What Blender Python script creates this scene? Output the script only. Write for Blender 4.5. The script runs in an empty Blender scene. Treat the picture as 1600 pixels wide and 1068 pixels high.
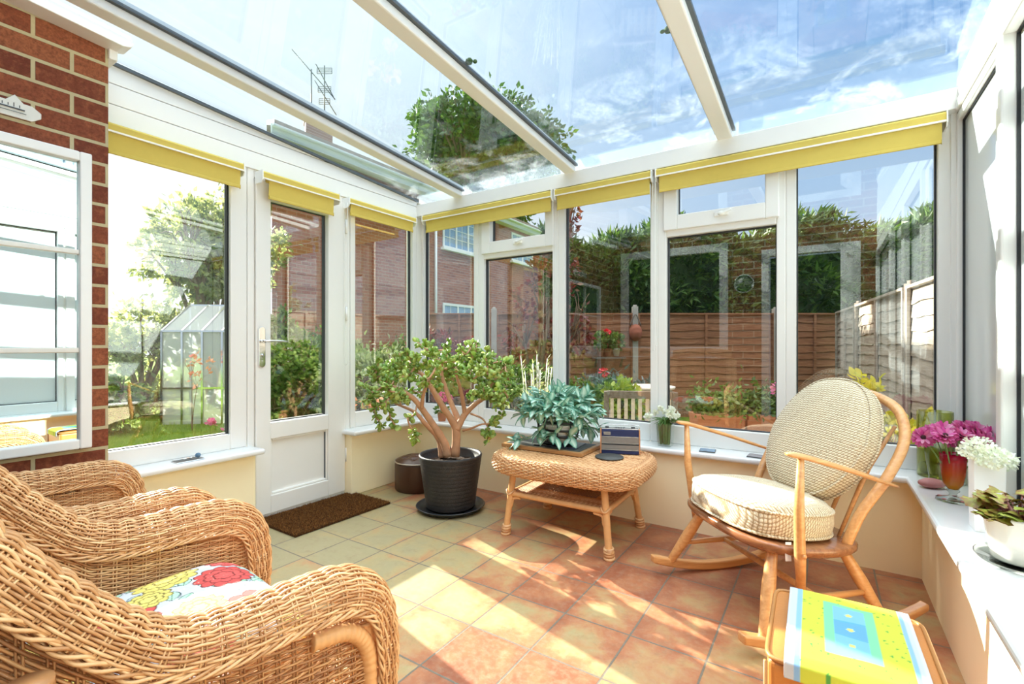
import bpy, math, random
import numpy as np
from mathutils import Vector, Matrix
C = bpy.context.scene.collection
SC = bpy.context.scene
PI = math.pi
rnd = random.Random(7)
nr = np.random.RandomState(11)
# ------------------------------------------------------------------ materials
def newmat(name):
    m = bpy.data.materials.new(name); m.use_nodes = True
    nt = m.node_tree; nt.nodes.clear()
    out = nt.nodes.new('ShaderNodeOutputMaterial')
    return m, nt, out
class NT:
    """small node-building helper"""
    def __init__(s, nt): s.nt = nt
    def n(s, t, **kw):
        nd = s.nt.nodes.new(t)
        for k, v in kw.items():
            if k.startswith('i_'): nd.inputs[k[2:].replace('_', ' ')].default_value = v
            else: setattr(nd, k, v)
        return nd
    def l(s, a, b): s.nt.links.new(a, b)
    def math(s, op, a, b=None, c=None, clamp=False):
        nd = s.nt.nodes.new('ShaderNodeMath'); nd.operation = op; nd.use_clamp = clamp
        for i, v in enumerate((a, b, c)):
            if v is None: continue
            if isinstance(v, (int, float)): nd.inputs[i].default_value = v
            else: s.l(v, nd.inputs[i])
        return nd.outputs[0]
    def mix(s, fac, a, b, blend='MIX'):
        nd = s.nt.nodes.new('ShaderNodeMix'); nd.data_type = 'RGBA'; nd.blend_type = blend
        for i, v in ((0, fac), (6, a), (7, b)):
            if isinstance(v, (int, float)): nd.inputs[i].default_value = v
            elif isinstance(v, tuple): nd.inputs[i].default_value = (*v, 1) if len(v) == 3 else v
            else: s.l(v, nd.inputs[i])
        return nd.outputs[2]
    def ramp(s, fac, stops, interp='LINEAR'):
        nd = s.nt.nodes.new('ShaderNodeValToRGB'); cr = nd.color_ramp; cr.interpolation = interp
        while len(cr.elements) < len(stops): cr.elements.new(0.5)
        for e, (p, c) in zip(cr.elements, stops):
            e.position = p; e.color = (*c, 1) if isinstance(c, tuple) else (c, c, c, 1)
        s.l(fac, nd.inputs[0]); return nd.outputs[0]
    def noise(s, vec, scale, detail=3, rough=.55, dist=0):
        nd = s.nt.nodes.new('ShaderNodeTexNoise')
        nd.inputs['Scale'].default_value = scale; nd.inputs['Detail'].default_value = detail
        nd.inputs['Roughness'].default_value = rough; nd.inputs['Distortion'].default_value = dist
        if vec is not None: s.l(vec, nd.inputs['Vector'])
        return nd.outputs['Fac']
    def bump(s, h, strength=.3, dist=.005):
        nd = s.nt.nodes.new('ShaderNodeBump'); nd.inputs['Strength'].default_value = strength
        nd.inputs['Distance'].default_value = dist; s.l(h, nd.inputs['Height']); return nd.outputs[0]
    def obj(s): return s.nt.nodes.new('ShaderNodeTexCoord').outputs['Object']
    def pos(s): return s.nt.nodes.new('ShaderNodeNewGeometry').outputs['Position']
    def island(s): return s.nt.nodes.new('ShaderNodeNewGeometry').outputs['Random Per Island']
    def sep(s, v):
        nd = s.nt.nodes.new('ShaderNodeSeparateXYZ'); s.l(v, nd.inputs[0]); return nd.outputs
    def comb(s, x, y, z):
        nd = s.nt.nodes.new('ShaderNodeCombineXYZ')
        for i, v in enumerate((x, y, z)):
            if isinstance(v, (int, float)): nd.inputs[i].default_value = v
            else: s.l(v, nd.inputs[i])
        return nd.outputs[0]
    def pbsdf(s, col, rough=.5, metal=0, normal=None, spec=.5, coat=0, sheen=0):
        nd = s.nt.nodes.new('ShaderNodeBsdfPrincipled')
        if isinstance(col, tuple): nd.inputs['Base Color'].default_value = (*col, 1)
        else: s.l(col, nd.inputs['Base Color'])
        if isinstance(rough, (int, float)): nd.inputs['Roughness'].default_value = rough
        else: s.l(rough, nd.inputs['Roughness'])
        nd.inputs['Metallic'].default_value = metal
        nd.inputs['Specular IOR Level'].default_value = spec
        nd.inputs['Coat Weight'].default_value = coat
        nd.inputs['Sheen Weight'].default_value = sheen
        if normal is not None: s.l(normal, nd.inputs['Normal'])
        return nd
M = {}
def simple(name, col, rough=.5, metal=0, var=.12, scale=8, bump=.15, bscale=60, spec=.5, coat=0, bdist=.002):
    """plain surface with slight noise in colour and relief"""
    m, nt, out = newmat(name); t = NT(nt); v = t.obj()
    n = t.noise(v, scale, 4)
    dark = tuple(c * (1 - var) for c in col); lite = tuple(min(1, c * (1 + var)) for c in col)
    c = t.mix(n, dark, lite)
    nb = t.bump(t.noise(v, bscale, 3), bump, bdist) if bump else None
    b = t.pbsdf(c, rough, metal, nb, spec, coat); t.l(b.outputs[0], out.inputs[0])
    M[name] = m; return m
def leafmat(name, cols, trans=.35, rough=.45, spec=.4):
    """leaves: one hue per leaf, light shines through"""
    m, nt, out = newmat(name); t = NT(nt)
    k = len(cols)
    c = t.ramp(t.island(), [(i / max(1, k - 1), cc) for i, cc in enumerate(cols)])
    b = t.pbsdf(c, rough, spec=spec)
    tr = t.n('ShaderNodeBsdfTranslucent'); t.l(t.mix(.5, c, (1, .95, .35), 'MULTIPLY'), tr.inputs[0])
    mx = t.n('ShaderNodeMixShader'); mx.inputs[0].default_value = trans
    t.l(b.outputs[0], mx.inputs[1]); t.l(tr.outputs[0], mx.inputs[2]); t.l(mx.outputs[0], out.inputs[0])
    M[name] = m; return m
def glassmat(name, tint=(.97, .99, .985), refl=1.7, rough=0.0, ior=1.5, dirt=0):
    """thin pane: see-through, with a mirror image that grows at grazing angles"""
    m, nt, out = newmat(name); t = NT(nt)
    tr = t.n('ShaderNodeBsdfTransparent'); tr.inputs[0].default_value = (*tint, 1)
    gl = t.n('ShaderNodeBsdfGlossy'); gl.inputs['Roughness'].default_value = rough
    ge = t.n('ShaderNodeNewGeometry'); dn = t.n('ShaderNodeVectorMath'); dn.operation = 'DOT_PRODUCT'
    t.l(ge.outputs['Normal'], dn.inputs[0]); t.l(ge.outputs['Incoming'], dn.inputs[1])
    cs = t.math('SUBTRACT', 1.0, t.math('ABSOLUTE', dn.outputs['Value']), clamp=True)
    f = t.math('MULTIPLY', t.math('ADD', .04, t.math('MULTIPLY', t.math('POWER', cs, 5.0), .96)), refl, clamp=True)
    mx = t.n('ShaderNodeMixShader'); t.l(f, mx.inputs[0])
    t.l(tr.outputs[0], mx.inputs[1]); t.l(gl.outputs[0], mx.inputs[2])
    last = mx.outputs[0]
    if dirt:
        v = t.pos(); n1 = t.noise(v, 3.0, 6, .7, .6); n2 = t.noise(v, 40, 2)
        d = t.math('MULTIPLY', t.ramp(n1, [(.5, 0.0), (.75, 1.0)]), t.ramp(n2, [(.35, .4), (.7, 1.0)]))
        d = t.math('MULTIPLY', d, dirt); d = t.math('MULTIPLY', d, t.math('ADD', .12, t.math('MULTIPLY', t.math('SUBTRACT', t.sep(v)[1], 2.3), 1.0, clamp=True)))
        df = t.n('ShaderNodeBsdfTranslucent'); df.inputs[0].default_value = (.9, .92, .9, 1)
        m2 = t.n('ShaderNodeMixShader'); t.l(d, m2.inputs[0]); t.l(last, m2.inputs[1]); t.l(df.outputs[0], m2.inputs[2]); last = m2.outputs[0]
    t.l(last, out.inputs[0]); M[name] = m; return m
def woodmat(name, c1, c2, rough=.4, scale=3, axis=0, coat=0, bump=.15):
    m, nt, out = newmat(name); t = NT(nt); v = t.obj(); s = t.sep(v)
    st = [18, 18, 18]; st[axis] = 1.6
    w = t.comb(t.math('MULTIPLY', s[0], st[0]), t.math('MULTIPLY', s[1], st[1]), t.math('MULTIPLY', s[2], st[2]))
    n = t.noise(w, scale, 5, .6, .8)
    c = t.ramp(n, [(.3, c1), (.7, c2)])
    b = t.pbsdf(c, rough, normal=t.bump(n, bump, .001), coat=coat); t.l(b.outputs[0], out.inputs[0])
    M[name] = m; return m
def colattr(name, rough=.7, bscale=300, bump=.3, bdist=.001, trans=0):
    """printed pattern held as a colour attribute"""
    m, nt, out = newmat(name); t = NT(nt)
    a = t.n('ShaderNodeAttribute'); a.attribute_name = 'Col'
    v = t.obj()
    b = t.pbsdf(a.outputs['Color'], rough, normal=t.bump(t.noise(v, bscale, 2), bump, bdist)); t.l(b.outputs[0], out.inputs[0])
    M[name] = m; return m
def brickmat(name, c1, c2, c3, mortar, bw, bh, mw, rough=.85, ax=(1, 2), off=(0, 0), bump=.6):
    """running-bond brickwork in world metres; ax picks the two world axes of the wall"""
    m, nt, out = newmat(name); t = NT(nt); s = t.sep(t.pos())
    w = t.comb(t.math('ADD', s[ax[0]], off[0]), t.math('ADD', s[ax[1]], off[1]), 0.0)
    br = t.n('ShaderNodeTexBrick'); t.l(w, br.inputs['Vector'])
    br.inputs['Scale'].default_value = 1; br.inputs['Brick Width'].default_value = bw; br.inputs['Row Height'].default_value = bh
    br.inputs['Mortar Size'].default_value = mw; br.inputs['Mortar Smooth'].default_value = .15; br.inputs['Bias'].default_value = -.1
    br.inputs['Color1'].default_value = (0, 0, 0, 1); br.inputs['Color2'].default_value = (1, 1, 1, 1); br.inputs['Mortar'].default_value = (.5, .5, .5, 1)
    n = t.noise(t.pos(), 9, 5, .65); n2 = t.noise(t.pos(), 70, 4, .7)
    k = t.math('ADD', t.math('MULTIPLY', br.outputs['Color'], .55), t.math('MULTIPLY', n, .45))
    c = t.ramp(k, [(.15, c1), (.5, c2), (.85, c3)])
    c = t.mix(t.ramp(n2, [(.38, 0.0), (.68, .75)]), c, tuple(x * .42 for x in c2))
    c = t.mix(t.ramp(t.noise(t.pos(), 26, 5, .75), [(.5, 0.0), (.75, .5)]), c, tuple(min(1, x * 1.25) for x in c3))
    mc = t.mix(n2, tuple(x * .8 for x in mortar), mortar)
    col = t.mix(br.outputs['Fac'], c, mc)
    h = t.math('ADD', t.math('MULTIPLY', br.outputs['Fac'], -1.0), t.math('MULTIPLY', n2, .35))
    b = t.pbsdf(col, rough, normal=t.bump(h, bump, .006), spec=.25); t.l(b.outputs[0], out.inputs[0])
    M[name] = m; return m
# ------------------------------------------------------------------ mesh helpers
class MB:
    def __init__(s): s.v = []; s.f = []; s.mi = []; s.nv = 0; s.sm = []
    def add(s, V, F, mi=0, smooth=False):
        V = np.asarray(V, dtype=float).reshape(-1, 3)
        b = s.nv; s.v.append(V); s.nv += len(V)
        for f in F:
            s.f.append(tuple(int(i) + b for i in f)); s.mi.append(mi); s.sm.append(smooth)
        return s
    def box(s, x0, y0, z0, x1, y1, z1, mi=0):
        V = [(x0, y0, z0), (x1, y0, z0), (x1, y1, z0), (x0, y1, z0), (x0, y0, z1), (x1, y0, z1), (x1, y1, z1), (x0, y1, z1)]
        return s.add(V, [(0, 3, 2, 1), (4, 5, 6, 7), (0, 1, 5, 4), (1, 2, 6, 5), (2, 3, 7, 6), (3, 0, 4, 7)], mi)
    def bar(s, a, b, w, h, up=(0, 0, 1), mi=0):
        """square bar from a to b, w wide, h along up"""
        a = np.array(a, float); b = np.array(b, float); d = b - a; d /= np.linalg.norm(d)
        u = np.array(up, float); r = np.cross(d, u); r /= np.linalg.norm(r); u = np.cross(r, d)
        V = [p + r * w / 2 * i + u * h / 2 * j for p in (a, b) for i, j in ((-1, -1), (1, -1), (1, 1), (-1, 1))]
        return s.add(V, [(0, 1, 2, 3), (7, 6, 5, 4), (0, 4, 5, 1), (1, 5, 6, 2), (2, 6, 7, 3), (3, 7, 4, 0)], mi)
    def tube(s, path, r, n=8, closed=False, flat=1.0, mi=0, up=None):
        P = np.asarray(path, float); m = len(P)
        R = np.full(m, r) if isinstance(r, (int, float)) else np.asarray(r, float)
        T = (np.roll(P, -1, 0) - np.roll(P, 1, 0)) if closed else np.gradient(P, axis=0)
        T /= np.linalg.norm(T, axis=1)[:, None] + 1e-12
        u = np.array(up if up is not None else ((0, 0, 1) if abs(T[0][2]) < .9 else (1, 0, 0)), float)
        V = []; N = u - T[0] * np.dot(u, T[0]); N /= np.linalg.norm(N)
        for i in range(m):
            if up is not None: N = u - T[i] * np.dot(u, T[i])
            else: N = N - T[i] * np.dot(N, T[i])
            N = N / (np.linalg.norm(N) + 1e-12); B = np.cross(T[i], N)
            for k in range(n):
                a = 2 * PI * k / n
                V.append(P[i] + R[i] * (math.cos(a) * N * flat + math.sin(a) * B))
        F = []
        for i in range(m if closed else m - 1):
            j = (i + 1) % m
            for k in range(n):
                l = (k + 1) % n
                F.append((i * n + k, i * n + l, j * n + l, j * n + k))
        if not closed: F += [tuple(range(n - 1, -1, -1)), tuple((m - 1) * n + k for k in range(n))]
        return s.add(V, F, mi, True)
    def lathe(s, prof, c=(0, 0, 0), n=32, mi=0, sx=1, sy=1):
        V = []; F = []; m = len(prof)
        for r, z in prof:
            for k in range(n):
                a = 2 * PI * k / n; V.append((c[0] + r * sx * math.cos(a), c[1] + r * sy * math.sin(a), c[2] + z))
        for i in range(m - 1):
            for k in range(n):
                l = (k + 1) % n; F.append((i * n + k, i * n + l, (i + 1) * n + l, (i + 1) * n + k))
        if prof[0][0] > 1e-6: F.append(tuple(range(n - 1, -1, -1)))
        if prof[-1][0] > 1e-6: F.append(tuple((m - 1) * n + k for k in range(n)))
        return s.add(V, F, mi, True)
    def prism(s, poly, axis, h0, h1, mi=0, smooth=False):
        """polygon in the plane across axis (0,1,2), extruded h0..h1"""
        n = len(poly); V = []
        for h in (h0, h1):
            for a, b in poly:
                p = [a, b]; p.insert(axis, h); V.append(p)
        F = [tuple(range(n - 1, -1, -1)), tuple(range(n, 2 * n))]
        F += [(i, (i + 1) % n, n + (i + 1) % n, n + i) for i in range(n)]
        return s.add(V, F, mi, smooth)
    def grid(s, fn, nu, nv, mi=0, cu=False, cv=False):
        V = [fn(i / (nu if cu else nu - 1), j / (nv if cv else nv - 1)) for i in range(nu) for j in range(nv)]
        F = []
        for i in range(nu if cu else nu - 1):
            for j in range(nv if cv else nv - 1):
                a, b = (i + 1) % nu, (j + 1) % nv
                F.append((i * nv + j, a * nv + j, a * nv + b, i * nv + b))
        return s.add(V, F, mi, True)
    def ball(s, c, r, nu=16, nv=10, mi=0, fn=None):
        r = (r, r, r) if isinstance(r, (int, float)) else r
        V = [(c[0], c[1], c[2] - r[2])]
        for j in range(1, nv):
            b = -PI / 2 + PI * j / nv
            for i in range(nu):
                a = 2 * PI * i / nu; q = (math.cos(b) * math.cos(a), math.cos(b) * math.sin(a), math.sin(b))
                k = fn(q) if fn else 1
                V.append((c[0] + r[0] * q[0] * k, c[1] + r[1] * q[1] * k, c[2] + r[2] * q[2] * k))
        V.append((c[0], c[1], c[2] + r[2])); F = []
        for i in range(nu): F.append((0, 1 + (i + 1) % nu, 1 + i))
        for j in range(nv - 2):
            for i in range(nu):
                a = 1 + j * nu; F.append((a + i, a + (i + 1) % nu, a + nu + (i + 1) % nu, a + nu + i))
        a = 1 + (nv - 2) * nu
        for i in range(nu): F.append((a + i, a + (i + 1) % nu, len(V) - 1))
        return s.add(V, F, mi, True)
    def tubes(s, P, N, r, n=5, mi=0):
        """many tubes at once: P (K,M,3) paths, N (K,M,3) normals"""
        K, m, _ = P.shape
        T = np.gradient(P, axis=1); T /= np.linalg.norm(T, axis=2)[..., None] + 1e-12
        B = np.cross(T, N); B /= np.linalg.norm(B, axis=2)[..., None] + 1e-12; N2 = np.cross(B, T)
        a = np.arange(n) * 2 * PI / n
        V = P[:, :, None, :] + r * (np.cos(a)[None, None, :, None] * N2[:, :, None, :] + np.sin(a)[None, None, :, None] * B[:, :, None, :])
        i = np.arange(m - 1)[:, None]; k = np.arange(n)[None, :]; l = (k + 1) % n
        Q = np.stack([i * n + k, i * n + l, (i + 1) * n + l, (i + 1) * n + k], -1).reshape(-1, 4)
        F = (Q[None] + (np.arange(K) * m * n)[:, None, None]).reshape(-1, 4)
        return s.add(V.reshape(-1, 3), F, mi, True)
    def leaves(s, P, D, size, tmpl, tf, mi=0, roll=None, up=None):
        """copies of a leaf shape at points P pointing along D"""
        P = np.asarray(P, float); D = np.asarray(D, float); K = len(P)
        D = D / (np.linalg.norm(D, axis=1)[:, None] + 1e-9)
        ref = nr.normal(size=(K, 3)) if up is None else np.asarray(up, float) + .25 * nr.normal(size=(K, 3))
        X = np.cross(D, ref); X /= np.linalg.norm(X, axis=1)[:, None] + 1e-9
        Z = np.cross(X, D)
        sz = np.broadcast_to(np.asarray(size, float), (K,))
        T = np.asarray(tmpl, float)
        V = P[:, None, :] + sz[:, None, None] * (T[None, :, 0, None] * X[:, None, :] + T[None, :, 1, None] * D[:, None, :] + T[None, :, 2, None] * Z[:, None, :])
        b = len(T)
        for k in range(K):
            pass
        Fs = []
        for f in tf:
            q = np.asarray(f)[None] + (np.arange(K) * b)[:, None]; Fs.append(q)
        F = [tuple(r) for q in Fs for r in q]
        return s.add(V.reshape(-1, 3), F, mi, True)
def obj(name, mb, mats, parent=None, bevel=0, seg=2, sub=0, loc=None, smooth=None):
    me = bpy.data.meshes.new(name)
    V = np.concatenate(mb.v) if mb.v else np.zeros((0, 3))
    if loc is not None: V = V - np.asarray(loc, float)
    me.from_pydata(V.tolist(), [], mb.f)
    mats = mats if isinstance(mats, (list, tuple)) else [mats]
    for m in mats: me.materials.append(M[m] if isinstance(m, str) else m)
    me.polygons.foreach_set('material_index', np.array(mb.mi, dtype=np.int32))
    me.polygons.foreach_set('use_smooth', np.array(mb.sm if smooth is None else [smooth] * len(mb.f), dtype=bool))
    me.update()
    o = bpy.data.objects.new(name, me); C.objects.link(o)
    if loc is not None: o.location = loc
    if parent is not None: o.parent = parent
    if bevel:
        b = o.modifiers.new('bevel', 'BEVEL'); b.width = bevel; b.segments = seg; b.limit_method = 'ANGLE'; b.angle_limit = .6
    if sub:
        b = o.modifiers.new('sub', 'SUBSURF'); b.levels = sub; b.render_levels = sub
    return o
def tag(o, label=None, cat=None, group=None, kind=None):
    if label: o['label'] = label
    if cat: o['category'] = cat
    if group: o['group'] = group
    if kind: o['kind'] = kind
    return o
def thing(name, label, cat, loc=(0, 0, 0), rz=0, group=None):
    o = bpy.data.objects.new(name, None); C.objects.link(o); o.location = loc; o.rotation_euler = (0, 0, rz)
    o.empty_display_size = .05
    return tag(o, label, cat, group)
def struct(o, label=None): return tag(o, label, None, None, 'structure')
def copytree(o, parent=None):
    c = o.copy(); C.objects.link(c)
    if parent is not None: c.parent = parent
    for ch in list(o.children): copytree(ch, c)
    return c
def setcol(o, fn):
    """print a pattern: fn(x,y,z)->rgb per vertex, object space"""
    me = o.data; a = me.color_attributes.new('Col', 'FLOAT_COLOR', 'POINT')
    arr = np.ones((len(me.vertices), 4), dtype=np.float32)
    for i, v in enumerate(me.vertices): arr[i, :3] = fn(*v.co)
    a.data.foreach_set('color', arr.ravel())
def smooth_path(pts, n):
    """Catmull-Rom through pts, n samples"""
    P = [np.array(p, float) for p in pts]; P = [2 * P[0] - P[1]] + P + [2 * P[-1] - P[-2]]
    k = len(P) - 3; out = []
    for i in range(n):
        u = i / (n - 1) * k; j = min(int(u), k - 1); t = u - j
        a, b, c, d = P[j:j + 4]
        out.append(.5 * (2 * b + (c - a) * t + (2 * a - 5 * b + 4 * c - d) * t * t + (3 * b - a - 3 * c + d) * t ** 3))
    return np.array(out)
def weave(mb, S, nw, nst, rw, rs, amp, spw=4, pair=0.0, w_margin=0.02, n=5, s_res=40, phase=0):
    """woven surface: S(u,w)->points for arrays u (along strands) and w (across); nw strands, nst stakes"""
    e = 1e-3
    def nrm(u, w):
        a = S(np.clip(u + e, 0, 1), w) - S(np.clip(u - e, 0, 1), w); b = S(u, np.clip(w + e, 0, 1)) - S(u, np.clip(w - e, 0, 1))
        N = np.cross(a, b); return N / (np.linalg.norm(N, axis=-1)[..., None] + 1e-12)
    ns = nst * spw + 1
    u = np.linspace(0, 1, ns)[None, :] + np.zeros((nw, 1))
    w = (np.linspace(w_margin, 1 - w_margin, nw)[:, None]) + np.zeros((1, ns))
    off = amp * np.sin(PI * u * nst + PI * (np.arange(nw)[:, None] + phase))
    P = S(u, w); N = nrm(u, w)
    mb.tubes(P + off[..., None] * N, N, rw, n)
    us = (np.arange(nst) + .5) / nst
    if pair: us = np.concatenate([us - pair / nst, us + pair / nst])
    w2 = np.linspace(0, 1, s_res)[None, :] + np.zeros((len(us), 1)); u2 = us[:, None] + np.zeros((1, s_res))
    mb.tubes(S(u2, w2), nrm(u2, w2), rs, 4)
    return mb
# leaf templates: verts, faces
LEAF4 = ([(0, 0, 0), (-.28, .45, .06), (0, 1, -.04), (.28, .45, .06)], [(0, 3, 2), (0, 2, 1)])
LEAFN = ([(0, 0, 0), (-.13, .4, .03), (0, 1, -.06), (.13, .4, .03)], [(0, 3, 2), (0, 2, 1)])
LEAFR = ([(0, 0, 0), (-.26, .35, .07), (-.36, .68, .08), (-.2, .95, .03), (0, 1.02, 0), (.2, .95, .03), (.36, .68, .08), (.26, .35, .07), (0, .5, -.01)],
         [(0, 8, 1), (1, 8, 2), (2, 8, 3), (3, 8, 4), (4, 8, 5), (5, 8, 6), (6, 8, 7), (7, 8, 0)])
LEAFL = ([(0, 0, 0), (-.2, .25, .06), (-.26, .5, .07), (-.15, .8, .03), (0, 1, -.08), (.15, .8, .03), (.26, .5, .07), (.2, .25, .06), (0, .25, 0), (0, .5, 0), (0, .8, -.03)],
         [(0, 8, 1), (1, 8, 9, 2), (2, 9, 10, 3), (3, 10, 4), (0, 7, 8), (8, 7, 6, 9), (9, 6, 5, 10), (10, 5, 4)])
def cloud(n, c, r, shell=.55, flat=None):
    """n points in an ellipsoid, mostly near its outside"""
    d = nr.normal(size=(n, 3)); d /= np.linalg.norm(d, axis=1)[:, None]
    k = shell + (1 - shell) * nr.rand(n) ** .6
    return np.asarray(c) + d * k[:, None] * np.asarray(r), d
def twiggy(nodes, tips, r0, droop=0, lim=None):
    """join every tip to the nearest node of the skeleton; returns list of (path, radii)"""
    N = [np.array(p, float) for p in nodes]; out = []
    tips = sorted([np.array(p, float) for p in tips], key=lambda p: min(np.linalg.norm(p - q) for q in N))
    for p in tips:
        A = np.array(N); d = np.linalg.norm(A - p, axis=1); q = A[int(np.argmin(d))]; L = d.min()
        mid = (p + q) / 2 + nr.normal(size=3) * L * .12 + np.array([0, 0, -droop * L])
        path = smooth_path([q, mid, p], 5); out.append((path, np.linspace(r0 * min(1.6, .6 + L * 3), r0 * .55, 5)))
        N += [path[2], path[3], p]
    return out
# ------------------------------------------------------------------ material library
simple('upvc', (.83, .82, .79), .32, var=.015, bump=.03)
simple('upvc_dark', (.10, .115, .125), .5, var=.1, bump=.05)
simple('gasket', (.025, .027, .03), .6, var=.2)
simple('sill_white', (.80, .81, .81), .16, var=.01, bump=.02, coat=.3)
simple('wall_cream', (.97, .85, .58), .9, var=.04, scale=3, bump=.25, bscale=160, spec=.2)
simple('panel_white', (.74, .77, .76), .12, var=.01, scale=2, bump=.01, coat=.25)
simple('blind', (.66, .51, .12), .85, var=.04, scale=30, bump=.35, bscale=420, spec=.2)
simple('blind_trim', (.93, .92, .86), .4, var=.01)
simple('chrome', (.75, .76, .77), .12, 1, var=.04, bump=0)
simple('white_plastic', (.88, .88, .85), .35, var=.02)
simple('black_iron', (.02, .02, .022), .45, var=.2, bump=.1)
simple('pot_black', (.022, .02, .021), .5, var=.35, scale=60, bump=.5, bscale=120, bdist=.003)
simple('saucer_black', (.02, .021, .024), .3, var=.1)
simple('soil', (.06, .035, .02), .95, var=.6, scale=50, bump=1, bscale=70, bdist=.02)
simple('brown_leather', (.07, .028, .014), .38, var=.25, scale=12, bump=.25, bscale=140)
simple('piping_silver', (.6, .55, .5), .3, .6)
simple('tan_leather', (.50, .19, .045), .42, var=.15, scale=7, bump=.3, bscale=130)
simple('tan_piping', (.42, .18, .05), .45, var=.1)
simple('cloth_white', (.86, .85, .82), .9, var=.03, bump=.3, bscale=300)
simple('cane', (.70, .37, .15), .48, var=.22, scale=26, bump=.3, bscale=120)
simple('slate', (.06, .063, .06), .5, var=.7, scale=16, bump=.4, bscale=40)
simple('navy', (.012, .02, .085), .35, var=.2)
simple('navy_plate', (.03, .035, .06), .25, var=.2)
simple('radio_grey', (.22, .19, .165), .5, var=.15, scale=30)
simple('radio_silver', (.62, .62, .6), .25, .7, var=.05)
simple('photo_card', (.22, .2, .22), .18, var=.8, scale=18, bump=0)
simple('photo_card_blue', (.1, .2, .32), .15, var=.8, scale=30, bump=0)
simple('card_edge', (.05, .05, .05), .4)
simple('porcelain', (.88, .87, .82), .22, var=.02, coat=.3)
simple('pebble_pink', (.48, .2, .19), .55, var=.25, scale=20)
simple('white_frost', (.93, .93, .93), .5, var=.02)
simple('chip_plate', (.72, .7, .64), .3, var=.05)
simple('bark', (.20, .13, .08), .9, var=.4, scale=14, bump=.8, bscale=40, bdist=.01)
simple('jade_bark', (.50, .27, .15), .7, var=.35, scale=22, bump=.6, bscale=70, bdist=.004)
simple('stem_green', (.22, .36, .1), .5, var=.2)
simple('terracotta', (.5, .2, .1), .8, var=.25, scale=10, bump=.3)
simple('concrete', (.42, .38, .32), .9, var=.25, scale=9, bump=.6, bscale=50)
simple('stone_pale', (.62, .57, .48), .9, var=.2, scale=9, bump=.5, bscale=30)
simple('roof_tile', (.34, .25, .21), .9, var=.35, scale=5, bump=.8, bscale=14, bdist=.03)
simple('render_white', (.82, .82, .8), .7, var=.04)
simple('aerial_metal', (.12, .13, .15), .5, .2)
simple('old_wood', (.17, .13, .10), .85, var=.3, scale=18, bump=.5, bscale=60)
simple('window_dark', (.02, .025, .03), .06, var=.1, bump=0)
simple('sky_pane', (.25, .38, .55), .08, var=.3, scale=2, bump=0)
simple('moss', (.05, .09, .02), .95, var=.5, scale=60, bump=1, bscale=60)
simple('red_petal', (.75, .03, .05), .6, var=.2)
simple('floorboard_dark', (.12, .08, .06), .6, var=.2)
woodmat('oak', (.60, .27, .09), (.78, .42, .17), .3, coat=.25)
woodmat('elm', (.23, .085, .035), (.40, .17, .07), .25, coat=.35, axis=1)
woodmat('tray_wood', (.32, .14, .05), (.52, .27, .1), .35)
woodmat('teak_side', (.55, .23, .1), (.68, .33, .16), .4)
leafmat('jade_leaf', [(.17, .30, .05), (.34, .50, .09), (.55, .64, .18), (.24, .42, .08)], .3, .22, .6)
leafmat('shrub_leaf', [(.05, .12, .02), (.12, .22, .04), (.24, .34, .08), (.09, .18, .03)], .4)
leafmat('pale_leaf', [(.25, .34, .12), (.45, .52, .26), (.16, .26, .08), (.62, .64, .42)], .4)
leafmat('tree_leaf', [(.035, .085, .018), (.08, .16, .03), (.15, .25, .05)], .35)
leafmat('backlit_leaf', [(.22, .28, .12), (.36, .42, .18), (.5, .52, .26), (.14, .2, .08)], .55)
leafmat('conifer_leaf', [(.02, .06, .012), (.06, .14, .025), (.15, .26, .05), (.035, .085, .015)], .3)
leafmat('red_leaf', [(.16, .025, .02), (.34, .06, .04), (.1, .03, .02), (.24, .12, .05)], .4)
leafmat('yellow_leaf', [(.55, .52, .05), (.72, .66, .10), (.4, .45, .06)], .4)
leafmat('grass_blade', [(.12, .25, .02), (.22, .36, .04), (.32, .42, .06)], .45)
leafmat('magenta_petal', [(.66, .07, .36), (.82, .24, .54), (.74, .11, .42), (.92, .58, .76)], .3)
leafmat('white_petal', [(.86, .9, .85), (.93, .93, .9), (.8, .86, .78)], .3)
leafmat('pink_petal', [(.85, .2, .45), (.92, .42, .6), (.75, .12, .35)], .3)
leafmat('orange_petal', [(.8, .28, .12), (.85, .45, .25), (.75, .2, .15)], .3)
leafmat('narcissus_leaf', [(.10, .24, .05), (.2, .36, .1)], .3)
simple('flower_dark', (.05, .015, .02), .8)
glassmat('pane', (.97, .99, .985), 2.7)
glassmat('roof_pane', (.86, .94, .985), 1.7, dirt=.22)
glassmat('clear_glass', (.95, .98, .97), 1.4)
glassmat('green_glass', (.80, .82, .46), 1.3)
glassmat('green_glass_deep', (.58, .64, .24), 1.3)
glassmat('dish_glass', (.86, .88, .85), 2.0)
m, nt, out = newmat('mirror'); t = NT(nt)
g = t.n('ShaderNodeBsdfGlossy'); g.inputs[0].default_value = (.72, .85, .86, 1); g.inputs['Roughness'].default_value = .004
t.l(g.outputs[0], out.inputs[0]); M['mirror'] = m
# red-to-amber goblet glass, coloured by its own height
m, nt, out = newmat('goblet_glass'); t = NT(nt); s = t.sep(t.obj())
k = t.math('DIVIDE', t.math('SUBTRACT', s[2], .06), .14, clamp=True)
c = t.ramp(k, [(0, (.75, .38, .03)), (.45, (.8, .16, .03)), (1, (.7, .02, .08))])
tr = t.n('ShaderNodeBsdfTransparent'); t.l(c, tr.inputs[0]); df = t.pbsdf(c, .08, spec=.7)
mx = t.n('ShaderNodeMixShader'); mx.inputs[0].default_value = .45; t.l(tr.outputs[0], mx.inputs[1]); t.l(df.outputs[0], mx.inputs[2]); t.l(mx.outputs[0], out.inputs[0]); M['goblet_glass'] = m
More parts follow.
